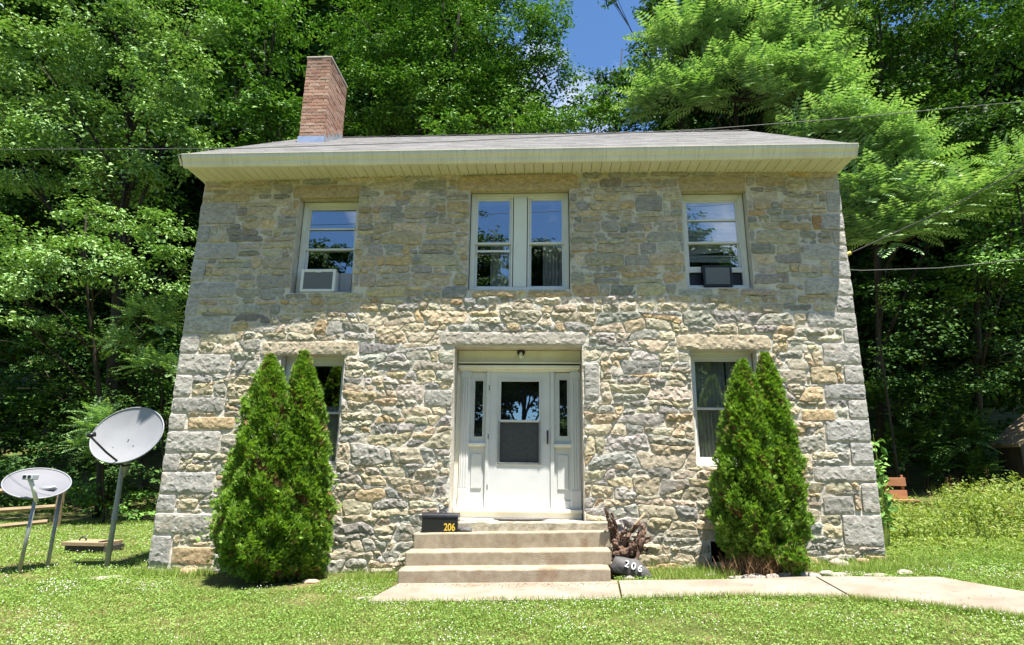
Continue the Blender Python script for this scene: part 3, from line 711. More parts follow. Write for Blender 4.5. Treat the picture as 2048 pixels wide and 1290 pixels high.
for (u0, u1) in ((121, 176), (806, 862)):     # pilasters with cap, base, flutes
    px0, px1, pz0, pz1 = col(u0, u1, YD - .05, '')
    pl = Bx('pilaster', M['white'], sur, px0, px1, YD - .045, YD + .08, pz0, pz1 - .01, .004)
    Bx('pilaster_cap', M['white'], pl, px0 - .008, px1 + .008, YD - .06, YD + .05, pz1 - .09, pz1 - .004, .006)
    Bx('pilaster_base', M['white'], pl, px0 - .006, px1 + .006, YD - .058, YD + .05, pz0, pz0 + .26, .006)
    for i in range(3):
        xx = px0 + .025 + i * (px1 - px0 - .06) / 2; Bx('flute', M['white'], pl, xx, xx + .014, YD - .053, YD - .03, pz0 + .28, pz1 - .11, .004)
for (Xa, Xb) in ((ox0 + .002, E_(121, 675, YD - .05).x), (E_(862, 675, YD - .05).x, ox1 - .002)): Bx('side_jamb', M['cream'], sur, Xa, Xb, YD - .02, YD + .1, oz0 + .0, oz1 - .02)
for (u0, u1) in ((279, 298), (678, 702)):     # mullions beside the door
    px0, px1, pz0, pz1 = col(u0, u1, YD - .03, ''); Bx('jamb', M['white'], sur, px0, px1, YD - .035, YD + .08, pz0, pz1 - .01, .004)
for (u0, u1, gu0, gu1, gv0, gv1) in ((176, 279, 211, 264, 310, 656), (702, 806, 733, 783, 302, 648)):
    px0, px1, pz0, pz1 = col(u0, u1, YD, '')
    s0 = E_(gu0, 480); s1 = E_(gu1, 480); t_ = E_(240, gv0); k_ = E_(240, gv1); bz = E_(240, 700).z
    sd = MB().box(px0, s0.x, YD + .0, YD + .06, k_.z - .0, pz1 - .02).box(s1.x, px1, YD, YD + .06, k_.z, pz1 - .02).box(s0.x, s1.x, YD, YD + .06, t_.z, pz1 - .02).box(px0, px1, YD, YD + .06, bz - .02, k_.z).build('sidelight', M['white'], sur)
    frame_mb(s0.x - .012, s1.x + .012, k_.z - .012, t_.z + .012, YD - .012, YD + .01, .014, .003).build('glazing_bead', M['white'], sd)
    Bx('pane', M['glass'], sd, s0.x, s1.x, YD + .03, YD + .034, k_.z, t_.z)
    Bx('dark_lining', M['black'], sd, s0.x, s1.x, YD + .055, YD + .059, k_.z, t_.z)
    Bx('sidelight_sill', M['cream'], sd, px0 - .004, px1 + .004, YD - .05, YD + .04, bz - .035, bz + .012, .008)
    Bx('apron', M['white'], sd, px0, px1, YD + .004, YD + .05, pz0, bz - .03)
    Bx('raised_panel', M['white'], sd, px0 + .045, px1 - .045, YD - .01, YD + .02, pz0 + .27, bz - .14, .008)
    Bx('base_board', M['white'], sd, px0 + .003, px1 - .003, YD - .012, YD + .02, pz0, pz0 + .12, .005)
dx0, dx1, dz0, dz1 = col(299, 676, YD, '')
dz1 = E_(500, 253).z
gx0, gx1 = E_(368, 560).x, E_(613, 560).x; gt, gm, gb = E_(490, 313).z, E_(490, 560).z, E_(490, 817).z
YS = YD - .015
door = MB().box(dx0, gx0, YS, YS + .04, dz0, dz1).box(gx1, dx1, YS, YS + .04, dz0, dz1).box(gx0, gx1, YS, YS + .04, gt, dz1).box(gx0, gx1, YS, YS + .04, dz0, gb).build('storm_door', M['white'], house)
frame_mb(gx0 - .045, gx1 + .045, gb - .03, gt + .05, YS - .008, YS + .01, .012, .002).build('panel_bead', M['white'], door)
frame_mb(gx0 - .006, gx1 + .006, gm - .012, gt + .008, YS - .012, YS + .03, .016, .003).build('upper_frame', M['white'], door)
frame_mb(gx0 - .02, gx1 + .012, gb - .018, gm + .005, YS - .016, YS + .03, .026, .003).build('screen_frame', M['galv'], door)
Bx('meeting_rail', M['white'], door, gx0, gx1, YS - .018, YS + .02, gm - .012, gm + .016, .003)
pane(door, gx0, gx1, gm, gt, YS + .02); Bx('insect_screen', M['screen'], door, gx0, gx1, YS + .012, YS + .014, gb, gm)
pane(door, gx0, gx1, gb, gm, YS + .026)
Bx('inner_door', M['black'], house, dx0, dx1, YD + .14, YD + .16, dz0, dz1)
hp = E_(661, 658, YS - .04)
hd = MB().tube([(hp.x, YS - .004, hp.z + .085), (hp.x, YS - .045, hp.z + .07), (hp.x, YS - .052, hp.z), (hp.x, YS - .045, hp.z - .07), (hp.x, YS - .004, hp.z - .085)], [.008, .010, .012, .010, .008], 8).build('handle', M['black'], door, True)
Bx('handle_plate', M['black'], door, hp.x - .013, hp.x + .013, YS - .006, YS + .01, hp.z - .1, hp.z + .1, .004)
Bx('kick_plate', M['white'], door, dx0 + .01, dx1 - .01, YS - .006, YS + .01, dz0 + .012, dz0 + .055, .003)
Bx('hinge_strip', M['white'], door, dx0 - .012, dx0 + .01, YS - .012, YS + .03, dz0, dz1, .003)
for i in range(3): Bx('hinge', M['galv'], door, dx0 - .016, dx0 + .004, YS - .02, YS + .0, dz0 + .25 + i * .72, dz0 + .33 + i * .72, .003)
tz = E_(500, 1098, YD - .05).z
Bx('threshold', M['cream'], sur, ox0 + .02, ox1 - .01, YD - .12, YD + .1, tz - .05, tz, .008)
Bx('threshold_board', M['cream'], sur, ox0 + .03, ox1 - .02, YD - .085, YD + .1, oz0 + .0, tz - .05, .004)
lp = E_(497, 143, YD - .1)
lamp = MB().tube([(lp.x, YD - .04, lp.z + .025), (lp.x, YD - .06, lp.z + .025), (lp.x, YD - .10, lp.z + .02)], [.062, .058, .03], 16).build('porch_lamp', M['black'], house, True)
MB().tube([(lp.x, YD - .09, lp.z + .015), (lp.x, YD - .105, lp.z - .02), (lp.x, YD - .115, lp.z - .06), (lp.x, YD - .115, lp.z - .082)], [.018, .028, .03, .008], 12).build('bulb', M['bulb'], lamp, True)

# ------------------------------------------------------------------ steps, path, things at the door
def slope(o, k=.028, x0=-.45):                # settled towards the left like the ground
    me = o.data; co = np.empty(len(me.vertices) * 3, np.float32); me.vertices.foreach_get('co', co); co = co.reshape(-1, 3)
    co[:, 2] += k * (co[:, 0] - x0); me.vertices.foreach_set('co', co.ravel()); me.update(); return o
steps = thing('concrete_steps', 'three worn concrete steps below the white front door', 'steps', (0, 0, 0))
ys3 = [-1.00, -.70, -.40]; py_top = [1138, 1102, 1064]; pl = [(795, 1222), (809, 1223), (826, 1221)]
STZ = []
for i in range(3):
    zt = at(1012, py_top[i], ys3[i]).z; zb_ = -.12 if i == 0 else STZ[-1] - .02
    a = at(pl[i][0], py_top[i] + 15, ys3[i]); b = at(pl[i][1], py_top[i] + 15, ys3[i]); STZ.append(zt)
    bm = bmesh.new(); vs = [bm.verts.new(v) for v in boxv(a.x, b.x, ys3[i], -.02 - .02 * i, zb_, zt)]
    for f in BF: bm.faces.new([vs[j] for j in f])
    bmesh.ops.bevel(bm, geom=[e for e in bm.edges], offset=.022, segments=3, affect='EDGES', profile=.5)
    bmesh.ops.subdivide_edges(bm, edges=[e for e in bm.edges if e.calc_length() > .8], cuts=26)
    for v in bm.verts:
        nn = mnoise.fractal(v.co * 3.1 + Vector((i * 5, 0, 0)), .8, 2, 4); v.co += Vector((.006 * nn, .007 * nn, .005 * nn))
    me = bpy.data.meshes.new('step'); bm.to_mesh(me); bm.free(); slope(link('step', me, M['concrete'], steps))
print('steps', STZ, 'sill', oz0)
l0 = at(905, 1050, -.2); l1 = at(1217, 1050, -.2)
V, F = [], []
lm = MB().box(l0.x, l1.x, -.26, .10, STZ[2] - .02, oz0 - .004, .02).build('landing_slab', M['stone'], steps); bm = bmesh.new(); bm.from_mesh(lm.data)
bmesh.ops.subdivide_edges(bm, edges=[e for e in bm.edges if e.calc_length() > .5], cuts=30)
for v in bm.verts:
    nn = mnoise.fractal(v.co * 9, .8, 2, 4); v.co += Vector((.008 * nn, .016 * nn if v.co.y < -.2 else 0, .006 * nn - .004))
bm.to_mesh(lm.data); bm.free(); tint_attr(lm.data, [(.44, .39, .30, 1)] * len(lm.data.vertices)); slope(lm, .016)
# path slabs
near = [(733, 1209), (1243, 1203), (1452, 1196), (1702, 1201), (1860, 1218), (2060, 1243)]; far = [(800, 1172), (1236, 1168), (1450, 1166), (1642, 1165), (1880, 1162), (2060, 1194)]
path = []
nearw = [gnd(*p) for p in near]; farw = [gnd(*p) for p in far]
nearw.append(nearw[-1] + (nearw[-1] - nearw[-2]) * 2.2 + Vector((.3, -.4, 0))); farw.append(farw[-1] + (farw[-1] - farw[-2]) * 2.2)
for i in range(1, 4): farw[i].y = max(farw[i].y, -1.12)
farw[0].y = max(farw[0].y, -1.1)
walk = thing('walkway', None, None); walk['kind'] = 'structure'; del_ = walk.pop('label', None)
pg_ = [0, 1, 3, 6]
PATHPOLY = [(p.x, p.y) for p in nearw] + [(p.x, p.y) for p in farw[::-1]]
for a, b in zip(pg_[:-1], pg_[1:]):
    lo = nearw[a:b + 1]; hi_ = farw[a:b + 1]; V = []; F = []; n = 14 * (b - a); gapx = .012
    def lerp(Ls, t):
        t = min(max(t, 0), len(Ls) - 1 - 1e-6); i = int(t); return Ls[i].lerp(Ls[i + 1], t - i)
    for i in range(n + 1):
        t = (i / n) * (b - a); p, q = lerp(lo, t), lerp(hi_, t)
        if i == 0: p.x += gapx; q.x += gapx
        if i == n: p.x -= gapx; q.x -= gapx
        for s, up in ((0, 0), (0.0, 1), (.03, 2), (.35, 2), (.65, 2), (1, 2), (1, 0)):
            r = p.lerp(q, s); wob = .012 * mnoise.noise(Vector((r.x * 4, r.y * 4, 2))) if s == 0 else 0
            V.append((r.x, r.y + wob, float(gz(r.x, r.y)) + (-.05, .030, .042)[up] + .004 * mnoise.noise(Vector((r.x * 2, r.y * 2, 0)))))
    k = 7
    for i in range(n):
        for j in range(k - 1): F.append((i * k + j, (i + 1) * k + j, (i + 1) * k + j + 1, i * k + j + 1))
    F += [tuple(range(k)), tuple(n * k + j for j in range(k))[::-1]]
    mk('slab', V, F, M['paving'], walk)
def text_mesh(name, s, size, mt, parent, mat4, ext=.003, space=1.0):
    cu = bpy.data.curves.new('t', 'FONT'); cu.body = s; cu.size = size; cu.extrude = ext; cu.space_character = space; cu.align_x = 'CENTER'; cu.align_y = 'CENTER'; cu.offset = size * (.018 if space < 1.2 else 0)
    o = bpy.data.objects.new('t', cu); COL.objects.link(o); dg = bpy.context.evaluated_depsgraph_get()
    me = bpy.data.meshes.new_from_object(o.evaluated_get(dg)); bpy.data.objects.remove(o)
    me.transform(mat4); me.materials.clear(); return link(name, me, mt, parent)
# mailbox on the top step
yb = -.34; a = at(843, 1062, yb); b = at(915, 1062, yb); zt = at(880, 1027, yb).z
zs = STZ[2] + .028 * (a.x + .2 + .45) - .003
mbx = thing('mailbox', 'black metal mailbox with gold 206 lying on the top step', 'mailbox', (0, 0, 0))
hgt = max(.2, zt - zs); dp = .20; prof = [(yb, zs)]
for t in np.linspace(0, math.pi / 2, 6): prof.append((yb + .06 - .06 * math.cos(t), zs + hgt - .06 + .06 * math.sin(t)))
for t in np.linspace(math.pi / 2, 0, 6): prof.append((yb + dp - .06 + .06 * math.cos(t), zs + hgt - .06 + .06 * math.sin(t)))
prof.append((yb + dp, zs)); k = len(prof)
V = [(X, y, z) for X in (a.x, b.x) for y, z in prof]
F = [(i, (i + 1) % k, k + (i + 1) % k, k + i) for i in range(k)] + [tuple(range(k))[::-1], tuple(range(k, 2 * k))]
bod = mk('body', V, F, M['mailbox'], mbx)
lid = MB()
V = [(X, y * 1.0 + (-.006 if y < yb + dp / 2 else .006), z + .005) for X in (a.x - .008, b.x + .004) for y, z in prof[1:-1] if z > zs + hgt - .062]; k = len(V) // 2
lid.add(V, [(i, i + 1, k + i + 1, k + i) for i in range(k - 1)] + [tuple(range(k))[::-1], tuple(range(k, 2 * k))]).build('lid', M['mailbox'], mbx)
p = at(899, 1055, yb)
RX = Matrix.Rotation(math.pi / 2, 4, 'X')
text_mesh('numerals', '206', .125, M['gold'], mbx, Matrix.Translation((p.x, yb - .003, p.z)) @ Matrix.Diagonal((.82, 1, 1.05, 1)) @ RX, .002)
def rock(name, c, r, mt, label, cat='rock', seed=0, group=None, flat=1.0, rot=0):
    bm = bmesh.new(); bmesh.ops.create_icosphere(bm, subdivisions=3, radius=1)
    for v in bm.verts:
        d = v.co.copy(); nn = mnoise.fractal(d * 1.3 + Vector((seed * 9.1, seed, 0)), .8, 2, 4)
        s = 1 + .28 * nn; cell = mnoise.noise(d * 2.2 + Vector((seed, 4, 0))); s += .12 * (1 if cell > .1 else -.4) * abs(cell)
        v.co = Vector((d.x * r[0] * s, d.y * r[1] * s, max(-.35, d.z) * r[2] * s))
    me = bpy.data.meshes.new(name); bm.to_mesh(me); bm.free()
    me.polygons.foreach_set('use_smooth', [True] * len(me.polygons))
    o = link(name, me, mt); o.location = c; o.rotation_euler = (0, 0, rot); return tag(o, label, cat, group)
p = at(930, 1057, -.3); rock('flat_stone', (p.x, -.26, STZ[2] + .028 * (p.x + .45) + .012), (.10, .07, .05), M['slate'], 'small flat grey stone beside the mailbox on the top step', 'rock', 3.3)
# half-round mat on the landing
p0 = at(984, 1040, -.18); p1 = at(1096, 1040, -.18); cxm = (p0.x + p1.x) / 2; rx = (p1.x - p0.x) / 2
zz = oz0 + .012 * 1
V = [(cxm + rx * math.cos(t), -.02 - .20 * math.sin(t), z) for z in (oz0 + .004, oz0 + .022) for t in np.linspace(0, math.pi, 20)]
F = [tuple(range(20)), tuple(range(20, 40))[::-1]] + [(i, 20 + i, 21 + i, i + 1) for i in range(19)]
o = mk('door_mat', V, F, M['mat_rubber']); slope(o, .016); tag(o, 'dark half round mat on the landing below the door', 'door mat')
# driftwood root by the steps
dw = thing('driftwood_root', 'gnarled brown driftwood root leaning on the wall right of the steps', 'driftwood', (0, 0, 0))
def gn(px, py, Y): v = at(px, py, Y); return v
RD = random.Random(5)
def crook(pts, r0, r1, n=18, amp=.016):
    pts = [Vector(p) for p in pts]; out = []; rad = []
    for i in range(n):
        t = i / (n - 1) * (len(pts) - 1); j = min(int(t), len(pts) - 2); p = pts[j].lerp(pts[j + 1], t - j)
        p += Vector([RD.uniform(-amp, amp) for _ in range(3)]); out.append(p); rad.append((r0 + (r1 - r0) * i / (n - 1)) * RD.uniform(.75, 1.25))
    return out, rad
dwm = MB()
for pts, r0, r1 in (([(1242, 1118), (1228, 1070), (1216, 1040), (1214, 1020)], .07, .022), ([(1262, 1122), (1240, 1085), (1230, 1050), (1222, 1026)], .05, .018),
                    ([(1238, 1100), (1255, 1075), (1262, 1060), (1276, 1052)], .05, .025), ([(1270, 1120), (1284, 1085), (1288, 1060), (1281, 1046)], .06, .022),
                    ([(1232, 1095), (1262, 1090), (1290, 1082), (1300, 1072)], .05, .015), ([(1250, 1120), (1262, 1098), (1272, 1082), (1288, 1060)], .065, .03),
                    ([(1228, 1110), (1250, 1102), (1275, 1096), (1296, 1100)], .06, .03), ([(1225, 1120), (1232, 1090), (1236, 1075), (1250, 1064)], .055, .02), ([(1240, 1080), (1246, 1066), (1252, 1058), (1250, 1046)], .03, .01)):
    [dwm.tube(*crook([gn(x + RD.uniform(-5, 5) * s, y + RD.uniform(-4, 4) * s, -.42 + RD.uniform(-.1, .1)) for x, y in pts], r0 * (.75 if s == 0 else .38), r1 * .6), 9) for s in (0, 1)]
rt = dwm.build('root', M['drift'], dw, False)
for v in rt.data.vertices:
    nn = mnoise.noise_vector(v.co * 22); v.co += nn * .013 + mnoise.noise_vector(v.co * 60) * .008
st = MB().tube([gn(1256, 1068, -.40), gn(1270, 1050, -.42), gn(1290, 1026, -.40)], [.016, .015, .012], 8).build('stick', M['wood_old'], None, True)
tag(st, 'pale peeled stick poking up out of the driftwood root', 'stick')
# painted stone with the house number
pc = at(1262, 1116, -.62); gzr = float(gz(pc.x, -.62))
nr = rock('number_stone', (pc.x, -.60, gzr + .06), (.29, .13, .16), M['slate'], 'dark oval stone painted with white 206 in front of driftwood', 'stone', 8.2); nr.rotation_euler = (math.radians(-18), math.radians(14), 0)
mt4 = Matrix.Translation((-.01, -.135, .05)) @ Matrix.Rotation(math.radians(4), 4, 'Y') @ RX
text_mesh('numerals', '206', .115, M['number'], nr, mt4, .02, 1.45)

# ------------------------------------------------------------------ loose rocks and edging
RK = [((375, 1149), (.13, .09, .07), 'rock_pink', 'pinkish brown rock in the grass near the left house corner'), ((268, 1151), (.11, .08, .035), 'rock', 'small pale rock in the lawn left of the house corner'),
      ((216, 1158), (.24, .12, .03), 'rock', 'flat tan stone sunk in the lawn below the big dish'), ((704, 1141), (.12, .09, .06), 'rock', 'white rock between left evergreens and the steps'),
      ((622, 1165), (.12, .07, .03), 'rock_pink', 'reddish stone fragment in front of the left evergreens'), ((1694, 1119), (.17, .11, .12), 'rock', 'large white rock against the right corner of the wall'),
      ((1678, 1132), (.12, .09, .07), 'rock', 'pale rock in front of the large white rock by right corner'), ((1728, 1126), (.08, .06, .05), 'rock_pink', 'small tan rock right of the large white rock'),
      ((1260, 1158), (.11, .07, .04), 'rock', 'flat pale rock in grass below the painted number stone'), ((1290, 1106), (.06, .05, .07), 'rock', 'small white rock behind right end of the number stone'), ((1384, 1132), (.08, .06, .03), 'rock', 'small pale rock in grass left of the right evergreens'),
      ((745, 1197), (.20, .06, .02), 'rock', 'thin pale flagstone at the left tip of the walkway')]
for i, (p, r, mt, lb) in enumerate(RK):
    q = gnd(*p); rock('rock', (q.x, q.y, q.z + r[2] * .25), r, M[mt], lb, 'rock', i * 1.7 + .3, 'loose rocks by the wall', rot=R.uniform(-.4, .4))
ED = [1424, 1478, 1512, 1548, 1586, 1618, 1650, 1690, 1728, 1766, 1806]
nm = ['first', 'second', 'third', 'fourth', 'fifth', 'sixth', 'seventh', 'eighth', 'ninth', 'tenth', 'eleventh']
for i, x in enumerate(ED):
    x += R.uniform(-7, 7); q = gnd(x, 1158 - (4 if x > 1640 else 0) + R.uniform(-3, 3)); rock('edging_stone', (q.x, q.y + .03, q.z + .018), (R.uniform(.07, .17), R.uniform(.035, .055), R.uniform(.025, .045)), M['rock'], f'pale edging stone along the walkway, {nm[i]} from the left', 'edging stone', i * 2.3 + 40, 'edging stones along the walkway')

# ------------------------------------------------------------------ satellite dishes
def dish_bowl(par, c, nrmv, upv, a, b, roll, mt='dish'):
    n = Vector(nrmv).normalized(); x = Vector(upv).cross(n).normalized(); y = n.cross(x).normalized()
    x, y = x * math.cos(roll) + y * math.sin(roll), -x * math.sin(roll) + y * math.cos(roll)
    V = []; F = []; K = 40; rr = [0, .25, .5, .75, .93, 1.0]
    def P(r, t, h):
        ex, ey = a * r * math.cos(t), b * r * math.sin(t); p = Vector(c) + x * ex + y * ey + n * h
        return p
    V.append(Vector(c) - n * .07)
    for r in rr[1:]:
        for j in range(K): V.append(P(r, 2 * math.pi * j / K, -.07 * (1 - r * r)))
    for j in range(K): F.append((0, 1 + j, 1 + (j + 1) % K))
    for i in range(len(rr) - 2):
        for j in range(K): F.append((1 + i * K + j, 1 + (i + 1) * K + j, 1 + (i + 1) * K + (j + 1) % K, 1 + i * K + (j + 1) % K))
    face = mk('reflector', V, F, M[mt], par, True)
    V2 = [v - n * .008 for v in V]
    mk('reflector_back', V2, [f[::-1] for f in F], M['dish_rim'], par, True)
    rim = MB().tube([P(1, 2 * math.pi * j / K, 0) for j in range(K + 1)], .011, 6, False).build('rim', M['dish_rim'], par, True)
    return n, x, y
YB = .62                                       # big dish
bb = gnd(213, 1137); YB = bb.y; top = at(245, 934, YB + .02); cc = at(253, 869, YB - .08)
d2 = thing('satellite_dish', 'large tilted grey oval satellite dish on one pole beside the house corner', 'satellite dish', (0, 0, 0), 'satellite dishes on the lawn')
MB().tube([(bb.x, bb.y, bb.z - .15), tuple((Vector(bb) * .52 + Vector(top) * .48)), tuple(top), (top.x + .03, YB + .03, cc.z - .1)], [.036, .036, .034, .028], 12).build('pole', M['galv'], d2, True)
md = Vector(bb) * .52 + Vector(top) * .48
MB().tube([md - Vector((.004, 0, .02)), md + Vector((.004, 0, .02))], .042, 12).build('collar', M['galv'], d2, True)
nv = Vector((-.18, -.92, .36)); n_, x_, y_ = dish_bowl(d2, cc, nv, (0, 0, 1), .65, .45, math.radians(-4))
MB().tube([top + Vector((.02, .03, -.12)), cc - n_ * .13], [.05, .07], 10).build('bracket', M['galv'], d2, True)
f0 = at(247, 932, YB - .12); f1 = at(181, 873, YB - .62)
MB().tube([f0 + Vector((.05, .1, .02)), f0, f0.lerp(f1, .5) + Vector((0, -.02, -.01)), f1], [.016, .017, .016, .015], 8).build('feed_arm', M['black'], d2, True)
MB().tube([f1 + Vector((-.03, -.03, .01)), f1 + Vector((.03, .05, .035))], [.03, .035], 10).build('feed_horn', M['black'], d2, True)
for px, py in ((224, 893), (271, 893), (254, 877), (251, 919)):
    q = at(px, py, cc.y); h = (Vector(cc) - q).dot(n_); q = q + n_ * (h / max(.2, 1))
    t = (Vector(cc) - Vector(CAM)).dot(n_) / (q - Vector(CAM)).dot(n_); q = Vector(CAM) + (q - Vector(CAM)) * t - n_ * .05
    MB().tube([q - n_ * .01, q + n_ * .006], .010, 8).build('bolt', M['dish_rim'], d2)
ba = gnd(37, 1148); bb_ = gnd(94, 1139); YA = ba.y
d1 = thing('satellite_dish', 'small upturned grey oval satellite dish on two posts near the fence', 'satellite dish', (0, 0, 0), 'satellite dishes on the lawn')
cc = at(75, 966, YA + .12); tp = at(70, 1000, YA - .1); tr_ = at(122, 984, bb_.y + .05)
MB().tube([(ba.x, ba.y, ba.z - .12), tp], [.024, .024], 10).build('pole', M['galv'], d1, True)
MB().tube([(bb_.x, bb_.y, bb_.z - .12), tr_], [.026, .025], 10).build('pole', M['galv'], d1, True)
nv = Vector((.36, -.42, .80)); n_, x_, y_ = dish_bowl(d1, cc, nv, (0, 0, 1), .40, .36, 0, 'dish_glare_cut')
MB().tube([tr_, cc + Vector((.22, .06, -.06)), cc - n_ * .13], [.03, .03, .045], 8).build('bracket', M['galv'], d1, True)
l0 = at(73, 1003, YA - .12); l1 = at(66, 975, YA - .2); l2 = at(59, 955, YA - .24)
MB().tube([l0, l1, l2], [.026, .026, .032], 8).build('feed_arm', M['pvc'], d1, True)
q = l2; hb = MB().box(q.x - .07, q.x + .08, q.y - .05, q.y + .07, q.z - .03, q.z + .045, .012).build('feed_horn', M['panel'], d1)
for dx in (-.03, .04): MB().tube([(q.x + dx, q.y - .056, q.z + .012), (q.x + dx, q.y - .048, q.z + .012)], .024, 10).build('lens', M['black'], hb)
# ------------------------------------------------------------------ wooden hatch, fence, chair, shed
h0 = gnd(116, 1108); h1 = gnd(217, 1104); hz = (h0.z + h1.z) / 2
ha = thing('wooden_hatch', 'low weathered wooden well cover lying on the grass behind the dishes', 'well cover', (0, 0, 0))
for i in range(4): Bx('plank', M['wood_old'], ha, h0.x, h1.x + .03, h0.y + .02 + i * .12, h0.y + .13 + i * .12, hz + .12, hz + .18, .006)
Bx('curb', M['wood_grey'], ha, h0.x + .06, h1.x + .08, h0.y + .05, h0.y + .48, hz - .05, hz + .12)
hx = h0.x + .2
MB().tube([(hx + .06 * math.cos(t), h0.y + .25, hz + .18 + .06 * math.sin(t)) for t in np.linspace(0, math.pi, 9)], .012, 8).build('handle_ring', M['black'], ha, True)
Bx('hinge', M['black'], ha, h0.x + .62, h0.x + .7, h0.y + .06, h0.y + .3, hz + .18, hz + .195)
fe = thing('rail_fence', 'weathered three rail wooden fence at the left edge of the lawn', 'fence', (0, 0, 0))
for (ya, yb_, xe) in ((986, 973, 50), (1022, 1010, 112), (1056, 1040, 96)):
    p = at(-60, ya + 3, 4.5); q = at(xe, yb_ + 3, 5.0)
    MB().tube([p, q], [.062, .058], 6).build('rail', M['wood_old'], fe)
for px, Y in ((118, 5.05), (-64, 4.45)):
    p = at(px, 1000, Y); zg = float(gz(p.x, Y)); Bx('post', M['wood_old'], fe, p.x - .06, p.x + .06, Y - .02, Y + .1, zg - .2, zg + 1.15, .012)
YC = 4.6; p = at(1766, 960, YC); q = at(1810, 960, YC); zg = float(gz(p.x, YC))
chh = thing('garden_chair', 'reddish wooden chair showing two back slats above the weeds', 'chair', (0, 0, 0))
for (t_, k_) in ((955, 972), (980, 997)):
    zt, zk = at(1785, t_, YC).z, at(1785, k_, YC).z; Bx('back_slat', M['wood_red'], chh, p.x, q.x, YC - .02, YC + .01, zk, zt, .005)
zt = at(1785, 950, YC).z; zsq = max(zg + .36, at(1785, 1018, YC).z)
for X in (p.x + .03, q.x - .07): Bx('back_post', M['wood_red'], chh, X, X + .045, YC + .01, YC + .05, zg - .03, zt, .005)
Bx('seat', M['wood_red'], chh, p.x, q.x, YC - .42, YC + .0, zsq - .03, zsq, .005)
for X in (p.x + .03, q.x - .07): Bx('leg', M['wood_red'], chh, X, X + .045, YC - .40, YC - .35, zg - .03, zsq - .03, .005)
YH = 9.2; s0 = at(2038, 884, YH); zg = float(gz(s0.x + 1, YH))
shed = thing('wooden_shed', 'dark board shed with pale roof edge half hidden at the right', 'shed', (0, 0, 0))
SW = 3.0
for i in range(15): Bx('board', M['wood_grey'], shed, s0.x + i * .2 + .006, s0.x + (i + 1) * .2 - .006, YH + R.uniform(-.006, .006), YH + .03, zg - .3, s0.z, .003)
Bx('wall', M['wood_grey'], shed, s0.x + .02, s0.x + SW - .02, YH + .035, YH + .9, zg - .4, s0.z)
apx = s0.x + SW / 2; az = s0.z + 1.15
for sgn, X in ((-1, s0.x - .2), (1, s0.x + SW + .2)):
    MB().add([(X, YH - .25, s0.z - .15), (apx, YH - .25, az), (apx, YH + 1.0, az), (X, YH + 1.0, s0.z - .15), (X, YH - .25, s0.z - .06), (apx, YH - .25, az + .09), (apx, YH + 1.0, az + .09), (X, YH + 1.0, s0.z - .06)], BF if sgn < 0 else [f[::-1] for f in BF]).build('roof', M['wood_old'], shed)
MB().add([(s0.x, YH - .002, s0.z), (s0.x + SW, YH - .002, s0.z), (apx, YH - .002, az - .02), (s0.x, YH + .03, s0.z), (s0.x + SW, YH + .03, s0.z), (apx, YH + .03, az - .02)], [(0, 1, 2), (5, 4, 3)]).build('gable', M['wood_grey'], shed)

# ------------------------------------------------------------------ wires
def wire(pts, r, label, ext=0):
    o = MB().tube(pts, r, 6).build('overhead_wire', M['cable'], None, True); return tag(o, label, 'wire')
wire([at(-700, 312, -1.2), at(0, 299, -1.2), at(480, 297, -1.2), at(900, 283, -1.2), at(1400, 259, -1.2), at(1700, 236, -1.2), at(1945, 212, -1.2), at(2700, 150, -1.2)], .005, 'thin grey power line crossing in front of the roof')
cx_ = at(1698, 513, .15)
wire([(XR + .02, .15, cx_.z), (XR + .22, .1, cx_.z + .08), at(1900, 415, -1.2), at(2056, 331, -2.2), at(2400, 110, -4)], .008, 'slanting service cable running up from the right house corner')
MB().tube([(XR + .0, .15, cx_.z - .01), (XR + .14, .12, cx_.z + .05)], [.022, .03], 10).build('insulator', M['yellow'], house, True)
cx_ = at(1718, 541, .4)
wire([(XR + .0, .4, cx_.z + .12), (XR + .1, .38, cx_.z + .02), at(1722, 541, .4), at(1880, 536, .0), at(2056, 518, -.6), at(2500, 460, -2)], .006, 'lower pale cable leaving the right house wall level')
MB().tube([(XR + .02, .3, 4.5), (XR + .05, .3, 4.2), (XR + .03, .3, 3.2), (XR + .04, .3, 1.0)], .012, 6).build('wall_cable', M['cable'], house, True)

# ------------------------------------------------------------------ foliage helpers
def rand_unit(n):
    v = rng.normal(size=(n, 3)); return v / np.linalg.norm(v, axis=1, keepdims=True)
def unit(v): return v / np.maximum(1e-9, np.linalg.norm(v, axis=1, keepdims=True))
def leaf_quads(P, Nn, size, asp=.62, fold=.16):
    """one pointed, slightly folded leaf per point: 4 corners, 2 triangles"""
    n = len(P); t = unit(np.cross(Nn, rand_unit(n))); b = np.cross(Nn, t); s = size[:, None]
    q = np.stack([P - t * s * .5, P + b * s * asp * .5 + Nn * s * fold, P + t * s * .5, P - b * s * asp * .5 + Nn * s * fold], 1)
    V = q.reshape(-1, 3); i = np.arange(n) * 4
    return V, np.concatenate([np.stack([i, i + 1, i + 2], 1), np.stack([i, i + 2, i + 3], 1)])
def shell_points(c, r, n, lo=.55, lump=.3, seed=0.0, flat=.0):
    d = rand_unit(n); ph = rng.random(3) * 6.28
    k = 1 + lump * (np.sin(d[:, 0] * 4 + ph[0] + seed) * np.sin(d[:, 1] * 4.3 + ph[1]) + .6 * np.sin(d[:, 2] * 6.1 + ph[2] + d[:, 0] * 5)) * .7
    u = lo + (1 - lo) * rng.random(n) ** .6
    return np.asarray(c) + d * np.asarray(r) * (k * u)[:, None], d
